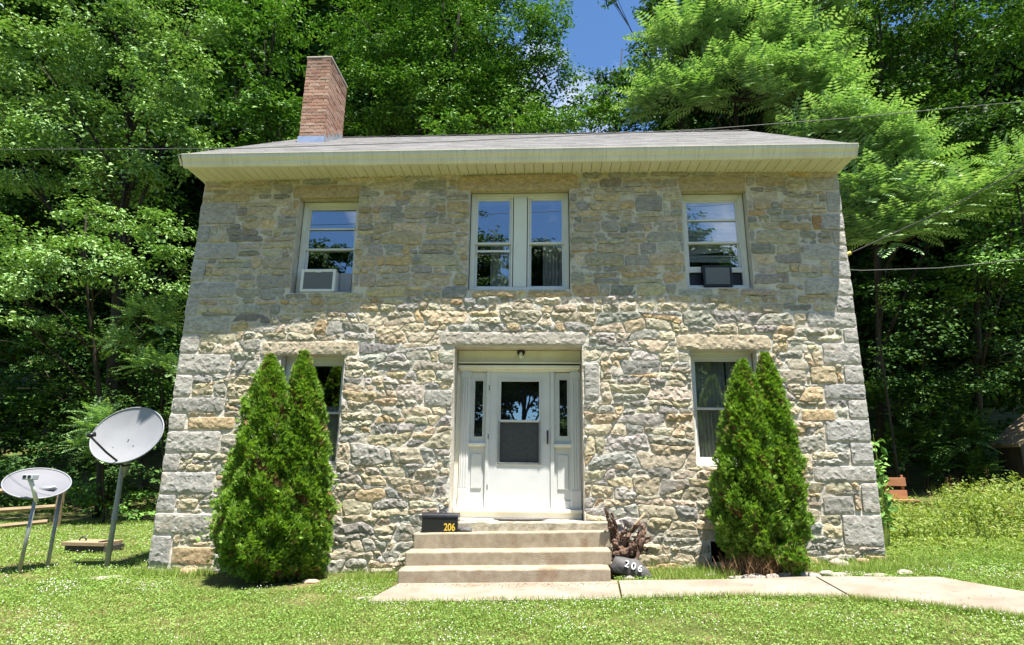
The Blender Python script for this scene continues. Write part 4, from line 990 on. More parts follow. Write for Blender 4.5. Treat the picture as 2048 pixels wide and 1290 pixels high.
def foliage(lobes, dens=42, leaf=.17, per=9, spread=.30, up=.75, lo=.5, seed=0.0):
    PP = []; NN = []; SS = []
    for (c, r) in lobes:
        r = np.asarray(r, float); ar = 4 * math.pi * ((r[0] * r[1]) ** 1.6 / 3 + (r[0] * r[2]) ** 1.6 / 3 + (r[1] * r[2]) ** 1.6 / 3) ** (1 / 1.6)
        per = 14; spr_ = spread * .58; nt_ = max(6, int(ar * dens / per)); ns = max(5, int(9 + 3 * r.max())); sc_, sd_ = shell_points(c, r * .82, ns, .75, .25, seed); wch = rng.integers(0, ns, nt_); h_ = rand_unit(nt_); h_[:, 2] = np.abs(h_[:, 2]) * np.where(rng.random(nt_) < .2, -1, 1)
        T = sc_[wch] + h_ * (r * np.array([.36, .36, .22]) * rng.uniform(.6, 1.05, (nt_, 1))); d = unit(h_ * .6 + sd_[wch] * .5)
        m_ = rng.random(nt_) < .12; Ti, di = shell_points(c, r, nt_, lo, .3, seed); T[m_] = Ti[m_]; d[m_] = di[m_]
        tw = np.repeat(T, per, 0); dd = np.repeat(d, per, 0); n = len(tw)
        off = rng.normal(size=(n, 3)) * spr_ * np.array([1, 1, .5])
        PP.append(tw + off); NN.append(unit(dd * .45 + np.array([0, 0, up]) + rng.normal(size=(n, 3)) * .30))
        SS.append(leaf * rng.uniform(.5, 1.3, n))
    return leaf_quads(np.concatenate(PP), np.concatenate(NN), np.concatenate(SS))
def limbs(base, lobes, r0, rs=None, lean=.15):
    """trunk rising through the lobes with a limb into each of them"""
    mb = MB(); base = Vector(base); cs = [Vector(c) for c, r in lobes]
    topz = max(c.z for c in cs); mean = sum(cs, Vector((0, 0, 0))) / len(cs); H = topz - base.z
    tp = Vector((mean.x * .8 + base.x * .2, mean.y * .8 + base.y * .2, topz)); pts = []; rad = []
    for i in range(8):
        t = i / 7; p = base.lerp(tp, t); p.x += .25 * math.sin(t * 5 + base.x) * t; p.y += .2 * math.sin(t * 4 + base.y) * t; pts.append(p); rad.append(r0 * (1 - .82 * t) * (1.25 if i == 0 else 1))
    mb.tube(pts, rad, 8)
    for (c, r) in lobes:
        c = Vector(c); t = max(.18, min(.86, (c.z - base.z) / H - .22)); k = t * 7; j = min(int(k), 6); s = pts[j].lerp(pts[j + 1], k - j); rr = r0 * (1 - .82 * t) * .6
        m1 = s.lerp(c, .5) + Vector((R.uniform(-.2, .2), R.uniform(-.2, .2), .15)); mb.tube([s, m1, c], [rr, rr * .65, rr * .3], 6)
        for _ in range(4):
            d = Vector((R.gauss(0, 1), R.gauss(0, 1), R.gauss(.3, .6))).normalized(); e = c + Vector((d.x * r[0], d.y * r[1], d.z * r[2])) * .85
            mb.tube([m1.lerp(c, R.random()), c.lerp(e, .5) + Vector((0, 0, .1)), e], [rr * .35, rr * .22, .012], 5)
    return mb
def tree(name, base, lobes, mt, label, r0=.2, dens=42, leaf=.17, per=9, spread=.3, group='woodland trees', up=.75, cat='tree', lo=.5):
    t = thing(name, label, cat, (0, 0, 0), group)
    limbs((base[0], base[1] + 1.0, base[2]), lobes, r0 * .8).build('trunk', M['bark'], t, True)
    V, F = foliage(lobes, dens, leaf, per, spread, up, lo); npm('crown', V, F, M[mt], t)
    return t
def lobes_px(L):                               # (px, py, depth, radius_px, squash) -> lobes
    out = []
    for (px, py, Y, rp, sq) in L:
        c = at(px, py, Y); s = rp * (Y - CAM[1]) / FPX; out.append(((c.x, c.y, c.z), (s, s * .9, s * sq)))
    return out

# ------------------------------------------------------------------ evergreens by the wall
def evergreen(name, bx, by, zt, prof, n, label, cat='evergreen shrub', lean=(0, 0), sz=.058):
    """prof: (height fraction, radius) pairs; sprays fan up and outwards"""
    zg = float(gz(bx, by)); H = zt - zg; t = thing(name, label, cat, (0, 0, 0), 'clipped evergreens flanking the door')
    hs = np.array([p[0] for p in prof]); rs = np.array([p[1] for p in prof])
    h = rng.random(n * 3); r_h = np.interp(h, hs, rs); keep = rng.random(n * 3) < (r_h / rs.max() * .9 + .1); h = h[keep][:n]; n = len(h); rmax = np.interp(h, hs, rs)
    th = rng.random(n) * 2 * math.pi
    lump = 1 + .10 * np.sin(th * 5 + h * 19) + .10 * np.sin(th * 9 - h * 31 + 1) + .08 * np.sin(th * 3 + h * 45) + .05 * np.sin(th * 17 + h * 70)
    rr = rmax * lump * (.62 + .38 * rng.random(n) ** .45) * np.where(rng.random(n) < .035, rng.uniform(1.05, 1.22, n), 1)
    brown = (rng.random(n) < .03) | ((np.sin(th * 2.3 + h * 17 + bx * 5) > .93) & (rr < rmax * .95))
    ux, uy_ = np.cos(th), np.sin(th)
    P = np.stack([bx + lean[0] * h + ux * rr, by + lean[1] * h + uy_ * rr, zg + h * H], 1)
    out = np.stack([ux, uy_, np.full(n, .9)], 1); out = unit(out + rng.normal(size=(n, 3)) * .38); side = unit(np.cross(out, rand_unit(n)))
    Vs = []; s = sz * rng.uniform(.6, 1.25, n)[:, None]
    nrm_ = unit(np.cross(out, side))
    for a0, ln in ((-.75, .75), (-.25, 1.0), (.3, .95), (.8, .7)):
        d = out * math.cos(a0) + side * math.sin(a0); wv = (side * math.cos(a0) - out * math.sin(a0)) * s * .13
        tip = P + d * s * ln + nrm_ * s * .1; md = P + d * s * ln * .55
        Vs += [P, md + wv, tip, md - wv]
    V = np.stack(Vs, 1).reshape(-1, 3); b = np.arange(n * 4) * 4
    Fq = np.stack([b, b + 1, b + 2, b + 3], 1); bq = np.repeat(brown, 4)
    for nm_, k_, mt_ in (('foliage', ~bq, 'arbor'), ('brown_foliage', bq, 'dead')):
        vi = np.unique(Fq[k_]); rm = np.zeros(len(V), int); rm[vi] = np.arange(len(vi)); npm(nm_, V[vi], rm[Fq[k_]], M[mt_], t)
    mb = MB().tube([(bx, by, zg - .1), (bx + lean[0] * .4, by + lean[1] * .4, zg + H * .45), (bx + lean[0] * .9, by + lean[1] * .9, zg + H * .9)], [.06, .045, .012], 8)
    for i in range(40):
        f = R.uniform(.05, .85); an = R.uniform(0, 6.28); q = np.interp(f, hs, rs) * .85; z0 = zg + f * H
        mb.tube([(bx + lean[0] * f, by + lean[1] * f, z0 - .1), (bx + lean[0] * f + math.cos(an) * q, by + lean[1] * f + math.sin(an) * q, z0 + .12)], [.012, .004], 4, False)
    mb.build('stem', M['bark'], t)
    return t, zg
YS_ = -.58
tA, tB = at(541, 712, YS_), at(608, 703, -.50)
evergreen('arborvitae', at(545, 1100, YS_).x, YS_, tA.z, [(0, .22), (.04, .40), (.12, .58), (.24, .62), (.42, .50), (.60, .385), (.78, .28), (.9, .16), (1, .02)], 27000, 'broad dark green arborvitae, left of the pair beside the left window', lean=(tA.x - at(545, 1100, YS_).x, 0))
evergreen('arborvitae', at(612, 1100, -.50).x, -.50, tB.z, [(0, .15), (.08, .29), (.22, .34), (.42, .33), (.6, .285), (.78, .215), (.9, .13), (1, .02)], 17500, 'slimmer taller arborvitae, nearer the steps in the left pair', lean=(tB.x - at(612, 1100, -.50).x, 0))
tC, tD = at(1484, 722, -.60), at(1524, 708, -.50)
evergreen('arborvitae', at(1498, 1090, -.60).x, -.60, tC.z, [(0, .08), (.06, .22), (.12, .34), (.25, .40), (.42, .37), (.6, .30), (.75, .225), (.88, .14), (1, .02)], 19000, 'arborvitae with brown bare base, left of the pair beside the right window', lean=(tC.x - at(1498, 1090, -.60).x, 0))
t4, _ = evergreen('arborvitae', at(1556, 1090, -.50).x, -.50, tD.z, [(0, .08), (.06, .22), (.15, .32), (.35, .34), (.55, .29), (.72, .225), (.87, .135), (1, .02)], 17500, 'taller arborvitae closest to the right corner of the house', lean=(tD.x - at(1556, 1090, -.60).x, 0))
sp_ = at(1580, 1105, -.9); evergreen('arborvitae_sprout', sp_.x, -.92, float(gz(sp_.x, -.92)) + .36, [(0, .03), (.25, .10), (.55, .17), (.8, .13), (1, .02)], 900, 'small green evergreen sprout at the foot of the right pair', lean=(0, 0))
# dead twigs under the right evergreens
dx_ = at(1500, 1100, -.75).x; mb = MB()
for i in range(620):
    x = dx_ + R.gauss(0, .17); y = -.76 + R.gauss(0, .10); zg = float(gz(x, y)); h = R.uniform(.12, .30); mb.tube([(x, y, zg), (x + R.uniform(-.05, .05), y + R.uniform(-.05, .05), zg + h * .5), (x + R.uniform(-.09, .09), y + R.uniform(-.07, .05), zg + h)], [.004, .003, .001], 3, False)
o = mb.build('dead_twigs', M['dead']); tag(o, 'brown dead twigs at the base of the right evergreens', 'twigs', None, 'stuff')

# ------------------------------------------------------------------ pinnate (frond) foliage
def frond_mesh(tips, axes, size, nfr=11, pairs=11, droop=.55):
    """rosettes of pinnate leaves at the tips"""
    Vq = []
    for T, A in zip(tips, axes):
        A = Vector(A).normalized(); e1 = A.orthogonal().normalized(); e2 = A.cross(e1); ph = R.random() * 6.28; s = size * R.uniform(.75, 1.2)
        for k in range(nfr):
            an = ph + k * 2.4; el = .12 + .70 * (k / nfr)
            d0 = (A * (1.15 - el) + (e1 * math.cos(an) + e2 * math.sin(an)) * (.35 + el)).normalized()
            Ln = s * R.uniform(.75, 1.1); prev = Vector(T); d = d0.copy(); sd = d.cross(Vector((0, 0, 1)))
            if sd.length < .05: sd = e1
            sd.normalize()
            for j in range(pairs):
                t = (j + 1) / pairs; d = (d + Vector((0, 0, -droop / pairs * (.6 + t)))).normalized(); p = prev + d * Ln / pairs; nn = sd.cross(d).normalized()
                ll = Ln * .27 * math.sin(math.pi * min(1, .18 + t * .74)) ; wd = Ln / pairs * .36
                for sg in (-1, 1):
                    o = (sd * sg * .92 + d * .38 - nn * .0 + Vector((0, 0, -.22))).normalized(); q = p + o * ll
                    Vq.append((p, p + o * ll * .45 + d * wd, q, p + o * ll * .45 - d * wd))
                prev = p
            Vq.append((prev - d * wd, prev + sd * wd, prev + d * Ln * .1, prev - sd * wd))
    V = np.array([[tuple(v) for v in q] for q in Vq], dtype=np.float32).reshape(-1, 3); b = np.arange(len(Vq)) * 4
    return V, np.stack([b, b + 1, b + 2, b + 3], 1)
def frond_tree(name, base, lobes, per_lobe, size, label, r0=.12, group='woodland trees', mt='leaf_frond', cat='tree', nfr=11):
    t = thing(name, label, cat, (0, 0, 0), group); tips = []; axes = []
    for (c, r), n in zip(lobes, per_lobe):
        d = rand_unit(n * 4); d = d[(d[:, 1] < .45) & (d[:, 2] > -.55)][:n]
        P = np.asarray(c) + d * np.asarray(r) * rng.uniform(.55, 1.0, (len(d), 1)); tips += list(P); axes += list(unit(d * .6 + np.array([0, -.12, .8])))
    V, F = frond_mesh(tips, axes, size, nfr); npm('crown', V, F, M[mt], t)
    mb = limbs(base, lobes, r0)
    for p in tips:
        c = min((Vector(c) for c, r in lobes), key=lambda c: (c - Vector(p)).length); mb.tube([c, c.lerp(Vector(p), .5) - Vector((0, 0, .1)), p], [.03, .022, .012], 4, False)
    mb.build('trunk', M['bark'], t, True); return t

# ------------------------------------------------------------------ woods
def base_at(px, Y): p = at(px, 1000, Y); return (p.x, Y, float(gz(p.x, Y)) - .2)
def T(name, px, Y, L, mt, label, **kw): return tree(name, base_at(px, Y), lobes_px(L), mt, label, **kw)
# left side
T('maple_tree', 150, 6.4, [(60, 560, 5.6, 110, .62), (190, 520, 5.4, 105, .55), (320, 560, 5.8, 85, .8), (200, 440, 6.4, 80, .5), (330, 470, 6.0, 80, .7), (50, 480, 6.2, 80, .6), (40, 640, 5.2, 70, .45), (-60, 560, 6, 110, .7)], 'leaf_pale', 'sunlit pale green maple at mid height left of the house', r0=.13, dens=125, leaf=.115, spread=.22)
T('linden_tree', 170, 9.2, [(70, 120, 8.6, 150, .7), (230, 60, 8.6, 150, .7), (330, 160, 8.6, 120, .8), (150, 250, 8.6, 150, .6), (330, 290, 8.6, 90, .9), (40, 330, 8.6, 120, .6), (250, 370, 9.1, 100, .5), (60, -80, 8.6, 160, .6), (280, -90, 9.1, 150, .6), (-80, 160, 8.6, 150, .8), (380, 60, 9.6, 90, .8)], 'leaf_pale', 'tall pale leaved tree in the upper left corner', r0=.26, dens=105, leaf=.145, spread=.30)
T('dark_maple', 480, 12.5, [(470, 180, 10.5, 110, .8), (530, 80, 11.0, 120, .8), (450, 320, 10.8, 100, .8), (560, 240, 11.0, 90, .9), (440, -30, 11.0, 120, .8), (600, 330, 11.3, 80, .6)], 'leaf_mid', 'darker maple with bright sprigs left of the chimney', r0=.22, dens=66, leaf=.165, spread=.28)
T('oak_tree', 820, 13.5, [(760, 60, 13, 150, .8), (900, 130, 13, 150, .8), (1010, 80, 13, 130, .8), (860, 230, 12.6, 150, .6), (1010, 220, 12.8, 130, .7), (760, 210, 13, 110, .8), (880, -70, 13.5, 170, .7), (1040, -40, 13.5, 120, .7), (1090, 150, 13.4, 75, .8), (1095, 40, 13.4, 55, .9)], 'leaf_mid', 'large mid green tree above the roof right of the chimney', r0=.3, dens=92, leaf=.15, spread=.30)
T('young_maple', 980, 9.0, [(880, 262, 8.6, 70, .6), (980, 255, 8.6, 75, .6), (1090, 245, 8.8, 75, .6), (1180, 225, 9.2, 80, .8)], 'leaf_mid', 'low bright maple foliage showing just over the roof ridge', r0=.1, dens=90, leaf=.135, spread=.22)
T('vine_tree', 1230, 13, [(1195, 175, 12.9, 50, .8), (1240, 190, 13, 75, .9), (1310, 110, 13.4, 65, 1.0), (1180, 250, 12.6, 90, .7), (1290, 230, 12.6, 90, .8)], 'leaf_dark', 'bluish dark tree below the patch of blue sky', r0=.15, dens=60, leaf=.16, spread=.26)
T('hanging_branch_tree', 1420, 12, [(1300, 15, 12.2, 45, .5), (1225, -8, 12.2, 30, .5), (1360, 20, 12.2, 85, .7), (1450, -40, 12.5, 150, .7)], 'leaf_dark', 'dark branch reaching in from the top beside the blue sky', r0=.2, dens=56, leaf=.18, spread=.28)
frond_tree('tree_of_heaven', base_at(1480, 8.6), lobes_px([(1380, 120, 8.2, 95, .9), (1480, 70, 8.2, 110, .8), (1580, 130, 8.0, 100, .9), (1350, 220, 7.8, 75, .7), (1470, 200, 7.6, 110, .7), (1610, 210, 7.6, 80, .7), (1420, -30, 8.4, 120, .7), (1600, 20, 8.2, 110, .8)]), [19, 22, 21, 13, 22, 15, 20, 21], 1.15, 'pale feathery tree of heaven above the right end of the roof', r0=.16)
frond_tree('tree_of_heaven', base_at(1800, 7.2), lobes_px([(1650, 265, 6.4, 60, .6), (1730, 300, 6.2, 75, .7), (1790, 330, 6.0, 70, .8), (1740, 400, 6.0, 70, .8), (1850, 430, 5.6, 75, .7), (1790, 480, 5.8, 60, .6), (1740, 470, 6.2, 50, .8)]), [8, 11, 10, 9, 11, 7, 5], 1.0, 'lower feathery tree of heaven beside the right wall and eave', r0=.035)
frond_tree('tree_of_heaven', base_at(2100, 5.0), lobes_px([(2060, 370, 4.6, 60, .8), (2040, 330, 4.8, 40, .8)]), [10, 5], .7, 'feathery tree of heaven reaching in from the right edge', r0=.08)
# right side: dark wood
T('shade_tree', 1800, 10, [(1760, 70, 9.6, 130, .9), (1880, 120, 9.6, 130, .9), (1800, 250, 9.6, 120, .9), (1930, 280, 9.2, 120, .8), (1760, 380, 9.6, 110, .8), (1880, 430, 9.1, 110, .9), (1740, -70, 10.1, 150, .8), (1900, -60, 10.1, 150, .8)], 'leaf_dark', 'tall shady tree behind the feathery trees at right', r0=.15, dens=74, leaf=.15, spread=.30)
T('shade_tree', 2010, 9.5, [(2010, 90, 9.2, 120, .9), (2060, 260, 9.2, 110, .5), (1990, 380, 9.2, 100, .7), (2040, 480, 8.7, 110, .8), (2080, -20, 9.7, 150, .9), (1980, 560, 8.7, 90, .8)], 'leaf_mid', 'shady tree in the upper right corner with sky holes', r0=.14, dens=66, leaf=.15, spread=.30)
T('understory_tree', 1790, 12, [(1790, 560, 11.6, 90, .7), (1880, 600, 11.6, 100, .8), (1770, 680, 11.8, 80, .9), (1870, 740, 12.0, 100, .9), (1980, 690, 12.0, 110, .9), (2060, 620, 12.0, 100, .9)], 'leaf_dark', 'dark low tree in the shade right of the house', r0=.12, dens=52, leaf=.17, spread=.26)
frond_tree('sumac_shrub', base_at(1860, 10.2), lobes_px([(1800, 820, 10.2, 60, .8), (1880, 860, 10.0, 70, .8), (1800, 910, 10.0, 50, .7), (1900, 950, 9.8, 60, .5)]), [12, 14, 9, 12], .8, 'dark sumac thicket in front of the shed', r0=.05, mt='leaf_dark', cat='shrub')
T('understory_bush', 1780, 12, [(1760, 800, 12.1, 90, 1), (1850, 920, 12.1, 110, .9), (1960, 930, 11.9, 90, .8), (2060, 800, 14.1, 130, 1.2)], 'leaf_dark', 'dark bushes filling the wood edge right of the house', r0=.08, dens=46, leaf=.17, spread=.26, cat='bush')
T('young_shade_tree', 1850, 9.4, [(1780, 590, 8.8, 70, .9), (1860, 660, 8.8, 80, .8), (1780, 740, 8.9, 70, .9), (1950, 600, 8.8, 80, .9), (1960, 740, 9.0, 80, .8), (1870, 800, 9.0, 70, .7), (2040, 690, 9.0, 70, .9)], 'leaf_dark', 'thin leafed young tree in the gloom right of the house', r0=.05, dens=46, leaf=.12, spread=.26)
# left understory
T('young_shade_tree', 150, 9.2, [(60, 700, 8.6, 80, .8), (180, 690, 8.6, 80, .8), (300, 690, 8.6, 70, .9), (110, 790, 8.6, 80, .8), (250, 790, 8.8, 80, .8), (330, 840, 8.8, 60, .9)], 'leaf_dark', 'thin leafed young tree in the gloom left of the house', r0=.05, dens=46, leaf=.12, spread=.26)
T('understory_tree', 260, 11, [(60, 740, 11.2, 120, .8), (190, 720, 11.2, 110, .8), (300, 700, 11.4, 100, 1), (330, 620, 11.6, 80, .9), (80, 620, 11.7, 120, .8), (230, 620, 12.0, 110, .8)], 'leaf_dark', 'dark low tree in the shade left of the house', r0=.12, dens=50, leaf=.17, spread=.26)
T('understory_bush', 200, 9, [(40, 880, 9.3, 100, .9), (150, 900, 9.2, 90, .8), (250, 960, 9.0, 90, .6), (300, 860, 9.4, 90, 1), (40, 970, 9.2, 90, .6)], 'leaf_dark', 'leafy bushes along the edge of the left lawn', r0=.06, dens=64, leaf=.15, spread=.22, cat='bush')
frond_tree('sumac_sapling', base_at(215, 6.0), lobes_px([(205, 865, 5.8, 42, .8), (225, 915, 5.6, 40, .6), (180, 900, 5.6, 36, .6)]), [5, 5, 4], .62, 'young sumac with feathery leaves behind the big dish', r0=.03, cat='shrub')
T('understory_bush', 130, 6.4, [(160, 985, 6.3, 60, .5), (260, 1010, 6.3, 70, .4), (100, 1000, 6.6, 60, .5)], 'leaf_mid', 'low bright bush behind the two dishes', r0=.03, dens=90, leaf=.11, spread=.16, cat='bush')
frond_tree('sumac_sapling', base_at(345, 6.6), lobes_px([(300, 640, 6.4, 40, .6), (240, 690, 6.4, 40, .5), (320, 740, 6.2, 40, .8)]), [5, 5, 4], .7, 'feathery shoots beside the upper left wall', r0=.03, cat='shrub')

# back rows: copies of four whole trees, turned and scaled
def copy_tree(o, loc, rz, sc, label, group):
    c = o.copy(); COL.objects.link(c); c.location = loc; c.rotation_euler = (0, 0, rz); c.scale = (sc, sc, sc * R.uniform(.9, 1.1)); c['label'] = label; c['group'] = group
    for ch in o.children:
        d = ch.copy(); COL.objects.link(d); d.parent = c
    return c
def std_tree(name, mt, label, seed, loc, H=15.0, rw=4.0, dens=58, leaf=.29):
    RR = random.Random(seed); lobes = []
    for i in range(12):
        f = RR.uniform(.22, 1.0); an = RR.uniform(0, 6.28); q = rw * (1.05 - f * .62) * RR.uniform(.35, .9); s = RR.uniform(1.5, 2.5)
        lobes.append(((math.cos(an) * q, math.sin(an) * q, H * f - .8), (s, s, s * .7)))
    lobes.append(((0, 0, H - .5), (1.7, 1.7, 1.6)))
    t = tree(name, (0, 0, -.4), lobes, mt, label, r0=.24, dens=dens, leaf=leaf, spread=.4, group='back rows of the wood'); t.location = loc; return t
ROW = []
GX0 = 1180                                     # the gap of sky
for i, (px, Y, sc) in enumerate([(-150, 17, 1.3), (60, 20, 1.35), (250, 16, 1.15), (420, 19, 1.35), (600, 17, 1.2), (720, 21, 1.4), (860, 18, 1.2), (1000, 21, 1.1), (1110, 19, .72), (1200, 24, .62), (1290, 20, .62), (1400, 17, .95), (1510, 19, 1.25), (1640, 16, 1.15), (1760, 19, 1.3), (1900, 17, 1.15), (2040, 21, 1.2), (2180, 16, 1.2), (-40, 13, .8), (1980, 14, .75)] + [(-250 + k * 165, 29 + (k % 2) * 3, 1.9) for k in range(8)] + [(10, 24, 2.1), (290, 25, 2.1), (560, 24, 2.0)] + [(1480 + k * 190, 28 + (k % 2) * 3, 1.7) for k in range(5)]):
    p = at(px, 900, Y); ROW.append(((p.x, Y, float(gz(p.x, Y)) - .3), sc, px))
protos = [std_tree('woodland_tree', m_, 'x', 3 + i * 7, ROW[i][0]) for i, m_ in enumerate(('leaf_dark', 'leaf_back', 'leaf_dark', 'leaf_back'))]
pos_l = ['behind the upper left corner', 'far left back row of the wood', 'left back row behind the pale linden', 'back row left of the chimney', 'back row directly behind the chimney', 'back row just right of the chimney', 'back row above the left roof half', 'back row above the middle of the roof', 'left of the sky gap', 'small in the bottom of the sky gap', 'right of the sky gap', 'back row behind the feathery crown', 'back row above the right roof end', 'back row right of the roof', 'back row behind the shady tree', 'back row at far right', 'back row in the upper right corner', 'beyond the right edge', 'lower tree at the far left edge', 'lower tree behind the shed'] + [f'{n_w} from the left in the farthest row' for n_w in ('first', 'second', 'third', 'fourth', 'fifth', 'sixth', 'seventh', 'eighth')] + ['very tall behind the upper left corner', 'very tall behind the pale linden', 'very tall left of the chimney'] + [f'{n_w} from the right in the farthest row' for n_w in ('fifth', 'fourth', 'third', 'second', 'first')]
for i, (loc, sc, px) in enumerate(ROW):
    kind = ('dark green', 'deep shaded green')[i % 2]; lb = f'{kind} woodland tree, {pos_l[i]}'
    if i < 4:
        t = protos[i]; t.location = loc; t.scale = (sc, sc, sc); t['label'] = lb
    else: copy_tree(protos[i % 4], loc, R.uniform(0, 6.28), sc, lb, 'back rows of the wood')
# trees over the road, seen only mirrored in the panes
for i, (x, y, sc) in enumerate([(-36, -40, 1.5), (-28, -38, 1.5), (-20, -41, 1.4), (-13, -43, 1.36), (-6, -42, 1.5), (-1, -44, 1.4), (3, -41, 1.3), (7, -43, 1.5), (11.5, -42, 1.75), (15, -44, 1.55), (20, -40, 1.0), (26, -41, 1.25)] + [(-30 + k * 5.2, -34 - (k % 3), .5) for k in range(12)]):
    copy_tree(protos[i % 4], (x, y, -1.5 if i < 12 else -3.2), R.uniform(0, 6.28), sc, 'tall green tree across the road, mirrored in the window panes' if i < 12 else 'low green tree across the road, mirrored in the lower panes', 'trees across the road' if i < 12 else 'low trees across the road')

# ------------------------------------------------------------------ lawn
def inside(px, py, poly):
    c = np.zeros(len(px), bool); n = len(poly)
    for i in range(n):
        x0, y0 = poly[i]; x1, y1 = poly[(i + 1) % n]
        cond = ((y0 > py) != (y1 > py)); xi = (x1 - x0) * (py - y0) / (y1 - y0 + 1e-12) + x0; c ^= cond & (px < xi)
    return c
def lawn_pts(n, x0, x1, y0, y1):
    x = rng.uniform(x0, x1, n); y = rng.uniform(y0, y1, n)
    bad = inside(x, y, PATHPOLY) | ((x > XL - .03) & (x < XR + .03) & (y > -.06 - .14 * (1 - (x / 5.4) ** 2)) & (y < DEP)) | ((x > -1.85) & (x < .86) & (y > -1.03) & (y < 0))
    # bare earth under the evergreens and beside the steps
    for (cx_, cy_, rx_, ry_) in ((-3.6, -.75, 1.05, .62), (2.75, -.85, .75, .42), (-2.1, -.35, .5, .3)):
        bad |= (((x - cx_) / rx_) ** 2 + ((y - cy_) / ry_) ** 2 < rng.uniform(.5, 1.1, n))
    bad |= (y > -.46 - .16 * np.sin(x * 3.7) - .1 * np.sin(x * 9.1)) & (x > -5.4) & (x < 4.5) & (y < 0) & (rng.random(n) < .72)
    # keep to what the camera could see
    fx = (x - CAM[0]); fy = (y - CAM[1]); bad |= np.abs(fx + .05 * fy) > fy * .98 + .6
    pat = np.sin(x * 1.3 + 1.7 * np.sin(y * 1.1)) * np.sin(y * 1.9 + x * .6) + .5 * np.sin(x * 4.1 + y * 3.3); bad |= (pat > .55) & (rng.random(n) < .5 * np.clip((pat - .4) * 1.2, 0, 1.5)); p2_ = np.sin(x * 7.1 + 2 * np.sin(y * 3.7)) * np.sin(y * 8.3 + 1.5 * np.sin(x * 4.3)); bad |= (p2_ > .55) & (rng.random(n) < .6)
    return x[~bad], y[~bad]
def blades(x, y, h, wd, lean=.5):
    n = len(x); z = gz(x, y); an = rng.random(n) * 6.283; la = rng.random(n) * 6.283; l = h * rng.uniform(.1, lean, n)
    w2 = wd * .5
    b0 = np.stack([x - np.cos(an) * w2, y - np.sin(an) * w2, z - .005], 1); b1 = np.stack([x + np.cos(an) * w2, y + np.sin(an) * w2, z - .005], 1)
    tp = np.stack([x + np.cos(la) * l, y + np.sin(la) * l, z + h], 1)
    V = np.stack([b0, b1, tp], 1).reshape(-1, 3); i = np.arange(n) * 3; return V, np.stack([i, i + 1, i + 2], 1)
parts = []
for (n, a_, b_, c_, d_, hm, wm) in ((190000, -6.5, 6.0, -4.6, 0.0, .048, .007), (60000, -15, -5.4, -2.5, 6.5, .055, .011), (34000, 4.4, 9, -3.5, 2.5, .07, .010)):
    x, y = lawn_pts(n, a_, b_, c_, d_); h = hm * rng.uniform(.4, 1.3, len(x)) * (1 + .45 * np.sin(x * 2.1 + 1.3 * np.sin(y * 2.7)) * np.sin(y * 3.1 + x)); parts.append(blades(x, y, h, wm * rng.uniform(.7, 1.3, len(x)), .9))
# longer grass against walls, steps and the path edge
x = np.concatenate([rng.uniform(1.35, 2.3, 2000), rng.uniform(3.3, 4.9, 1500), rng.normal(3.75, .14, 500), rng.uniform(-5.6, -4.5, 1200), rng.uniform(-2.6, -1.8, 700)])
y = np.concatenate([-.35 - rng.random(2000) * .65, -.2 - rng.random(1500) * .75, rng.normal(-1.0, .08, 500), -.12 - rng.random(1200) * .35, -.35 - rng.random(700) * .4])
parts.append(blades(x, y, rng.uniform(.05, .15, len(x)), np.full(len(x), .010), .9))
ln = [Vector(p) for p in nearw]; tt = rng.random(5200) * (len(ln) - 1); ii = tt.astype(int); fr = tt - ii
ex_ = np.array([(ln[i].x * (1 - f) + ln[i + 1].x * f, ln[i].y * (1 - f) + ln[i + 1].y * f) for i, f in zip(ii, fr)])
parts.append(blades(ex_[:, 0], ex_[:, 1] - rng.random(5200) ** 2 * .12 + .015, rng.uniform(.04, .10, 5200), np.full(5200, .009), .9))
V = np.concatenate([p[0] for p in parts]); off = np.cumsum([0] + [len(p[0]) for p in parts[:-1]]); F = np.concatenate([p[1] + o_ for p, o_ in zip(parts, off)])
o = npm('grass', V, F, M['grass']); tag(o, 'short green lawn grass in front of the house', 'grass', None, 'stuff')
# clover leaves lying over the grass
PP = []; SS = []
for (n, a_, b_, c_, d_, s_) in ((120000, -6.5, 6.0, -4.6, 0.0, .021), (42000, -14, -5.4, -2.5, 6.5, .034), (18000, 4.4, 9, -3.5, 2.5, .030)):
    x, y = lawn_pts(n, a_, b_, c_, d_); z = gz(x, y) + rng.uniform(.012, .05, len(x)); PP.append(np.stack([x, y, z], 1)); SS.append(s_ * rng.uniform(.6, 1.3, len(x)))
PP = np.concatenate(PP); SS = np.concatenate(SS); V, F = leaf_quads(PP, unit(np.array([0, 0, 1.0]) + rng.normal(size=PP.shape) * .33), SS, .8, .1)
o = npm('clover', V, F, M['clover']); tag(o, 'clover leaves mixed into the lawn', 'clover', None, 'stuff')
# white clover flowers
x, y = lawn_pts(9000, -6.5, 6.0, -4.6, -.9); k = (np.sin(x * 1.1 + 2) + np.sin(y * 2.3 + x * .7) + 1.2 * np.sin(x * 5.3 + y * 4.1) + rng.normal(size=len(x)) * .6) > .5; x, y = x[k], y[k]
x2, y2 = lawn_pts(1300, -14, -5.6, -1.5, 5.5); x = np.concatenate([x, x2]); y = np.concatenate([y, y2]); n = len(x); z = gz(x, y) + rng.uniform(.035, .075, n); s = rng.uniform(.0045, .0085, n) * np.where(x < -5.6, 1.5, 1)
c = np.stack([x, y, z], 1); off = np.array([(1, 0, 0), (0, 1, 0), (-1, 0, 0), (0, -1, 0), (0, 0, 1), (0, 0, -1)])
V = (c[:, None, :] + off[None] * s[:, None, None]).reshape(-1, 3); b = np.arange(n)[:, None] * 6
F = np.concatenate([b + np.array(t) for t in ((0, 1, 4), (1, 2, 4), (2, 3, 4), (3, 0, 4), (1, 0, 5), (2, 1, 5), (3, 2, 5), (0, 3, 5))])
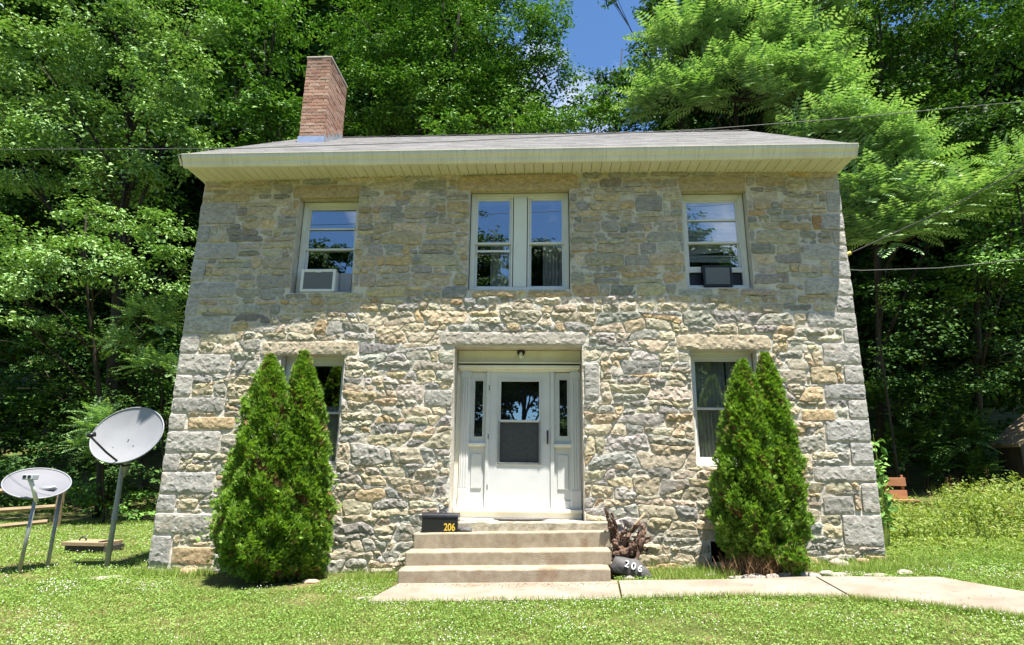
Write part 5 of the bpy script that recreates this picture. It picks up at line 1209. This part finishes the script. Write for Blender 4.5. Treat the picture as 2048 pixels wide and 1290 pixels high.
o = npm('clover_flowers', V, F, M['flower']); tag(o, 'white clover blossoms dotted over the lawn', 'flowers', None, 'stuff')
# tall weeds right of the house
n = 26000; x = 4.62 + rng.random(n) ** 1.2 * 6.5; y = -.5 + rng.random(n) * 6.0; k = (y > -.2 + (x - 4.6) * .18 + rng.normal(size=n) * .15) & (y < 4.4 + rng.normal(size=n) * .4); x, y = x[k], y[k]; n = len(x)
hh = (.06 + .40 * np.clip((y - .4) / 3.0, 0, 1) ** 1.2) * rng.uniform(.2, 1.45, n) * (.55 + .75 * np.abs(np.sin(x * 2.3 + 1.1 * np.sin(y * 1.7)) * np.sin(y * 2.9 + x))) * np.where((x / (y + 8.66) > .48) & (x / (y + 8.66) < .60), .6, 1)
V1, F1 = blades(x, y, hh, .016 * rng.uniform(.7, 1.4, n), .55)
kk = rng.integers(0, n, 40000); P = np.stack([x[kk] + rng.normal(size=40000) * .05, y[kk] + rng.normal(size=40000) * .05, gz(x[kk], y[kk]) + hh[kk] * rng.uniform(.15, .95, 40000)], 1)
V2, F2 = leaf_quads(P, unit(np.array([0, -.2, .8]) + rng.normal(size=P.shape) * .5), rng.uniform(.03, .085, 40000), .4, .12)
ns = 620; sx = 4.8 + rng.random(ns) ** 1.1 * 5.5; sy = 1.2 + rng.random(ns) * 3.2; sh = rng.uniform(.35, .85, ns) * np.where((sx - 0) / (sy + 8.66) < .62, .55, 1)
V3, F3 = blades(sx, sy, sh, np.full(ns, .014), .25); kk = np.repeat(np.arange(ns), 22); P = np.stack([sx[kk] + rng.normal(size=len(kk)) * .055, sy[kk] + rng.normal(size=len(kk)) * .055, gz(sx[kk], sy[kk]) + sh[kk] * rng.uniform(.25, 1.0, len(kk))], 1)
V4, F4 = leaf_quads(P, unit(np.array([0, -.2, .7]) + rng.normal(size=P.shape) * .5), rng.uniform(.04, .10, len(kk)), .35, .12); n1, n2, n3 = len(V1), len(V1) + len(V2), len(V1) + len(V2) + len(V3)
o = npm('weeds', np.concatenate([V1, V2, V3, V4]), np.concatenate([F1, F2 + n1, F3 + n2, F4 + n3]), M['weeds']); tag(o, 'tall tangled weeds beside the right wall', 'weeds', None, 'stuff')
k = rng.integers(0, n, 900); k = k[hh[k] > .28]; V3 = []; F3 = []
P = np.stack([x[k], y[k], gz(x[k], y[k]) + hh[k] * .95], 1); P = np.repeat(P, 26, 0); P = P + np.stack([rng.normal(size=len(P)) * .02, rng.normal(size=len(P)) * .02, rng.random(len(P)) * .20], 1)
V, F = leaf_quads(P, rand_unit(len(P)), rng.uniform(.010, .020, len(P)), .5); o = npm('seed_heads', V, F, M['petal']); tag(o, 'reddish brown seed heads above the weeds', 'weeds', None, 'stuff')
# leafy stems at the right corner
lw_ = thing('leafy_weed', 'upright leafy weed growing against the right house corner', 'plant', (0, 0, 0)); mb = MB(); PP = []
for i in range(5):
    q = at(1746 + i * 3, 1040, .5 + i * .1); b0 = Vector((q.x + .1, q.y, float(gz(q.x, q.y)))); tp = at(1746 + i * 4, 868 + i * 22, .5 + i * .1); mb.tube([b0, b0.lerp(tp, .5) + Vector((.05, 0, 0)), tp], [.008, .007, .004], 5)
    for j in range(26): PP.append(b0.lerp(tp, .25 + .75 * j / 25) + Vector((R.gauss(.0, .07), R.gauss(0, .08), R.gauss(0, .03))))
mb.build('stem', M['weeds'], lw_); PP = np.array([tuple(p) for p in PP]); V, F = leaf_quads(PP, unit(np.array([0, -.3, .8]) + rng.normal(size=PP.shape) * .4), rng.uniform(.09, .17, len(PP)), .5); npm('leaves', V, F, M['leaf_mid'], lw_)
# leaf litter on the path
x = np.concatenate([rng.uniform(-1.8, 1.2, 500), rng.uniform(1, 5, 160)]); y = np.concatenate([-1.08 - np.abs(rng.normal(size=500)) * .10, rng.uniform(-2.6, -1.2, 160)])
k = inside(x, y, PATHPOLY); x, y = x[k], y[k]
P = np.stack([x, y, gz(x, y) + .048], 1); V, F = leaf_quads(P, unit(np.array([0, 0, 1.]) + rng.normal(size=P.shape) * .2), rng.uniform(.008, .028, len(x)), .6, .1)
o = npm('leaf_litter', V, F, M['dead']); tag(o, 'brown leaf litter and crumbs on the walkway', 'litter', None, 'stuff')
print('tris', sum(len(o.data.polygons) * (1 if len(o.data.polygons) and o.data.polygons[0].loop_total == 3 else 2) for o in S.objects if o.type == 'MESH' and o.data.users == 1))
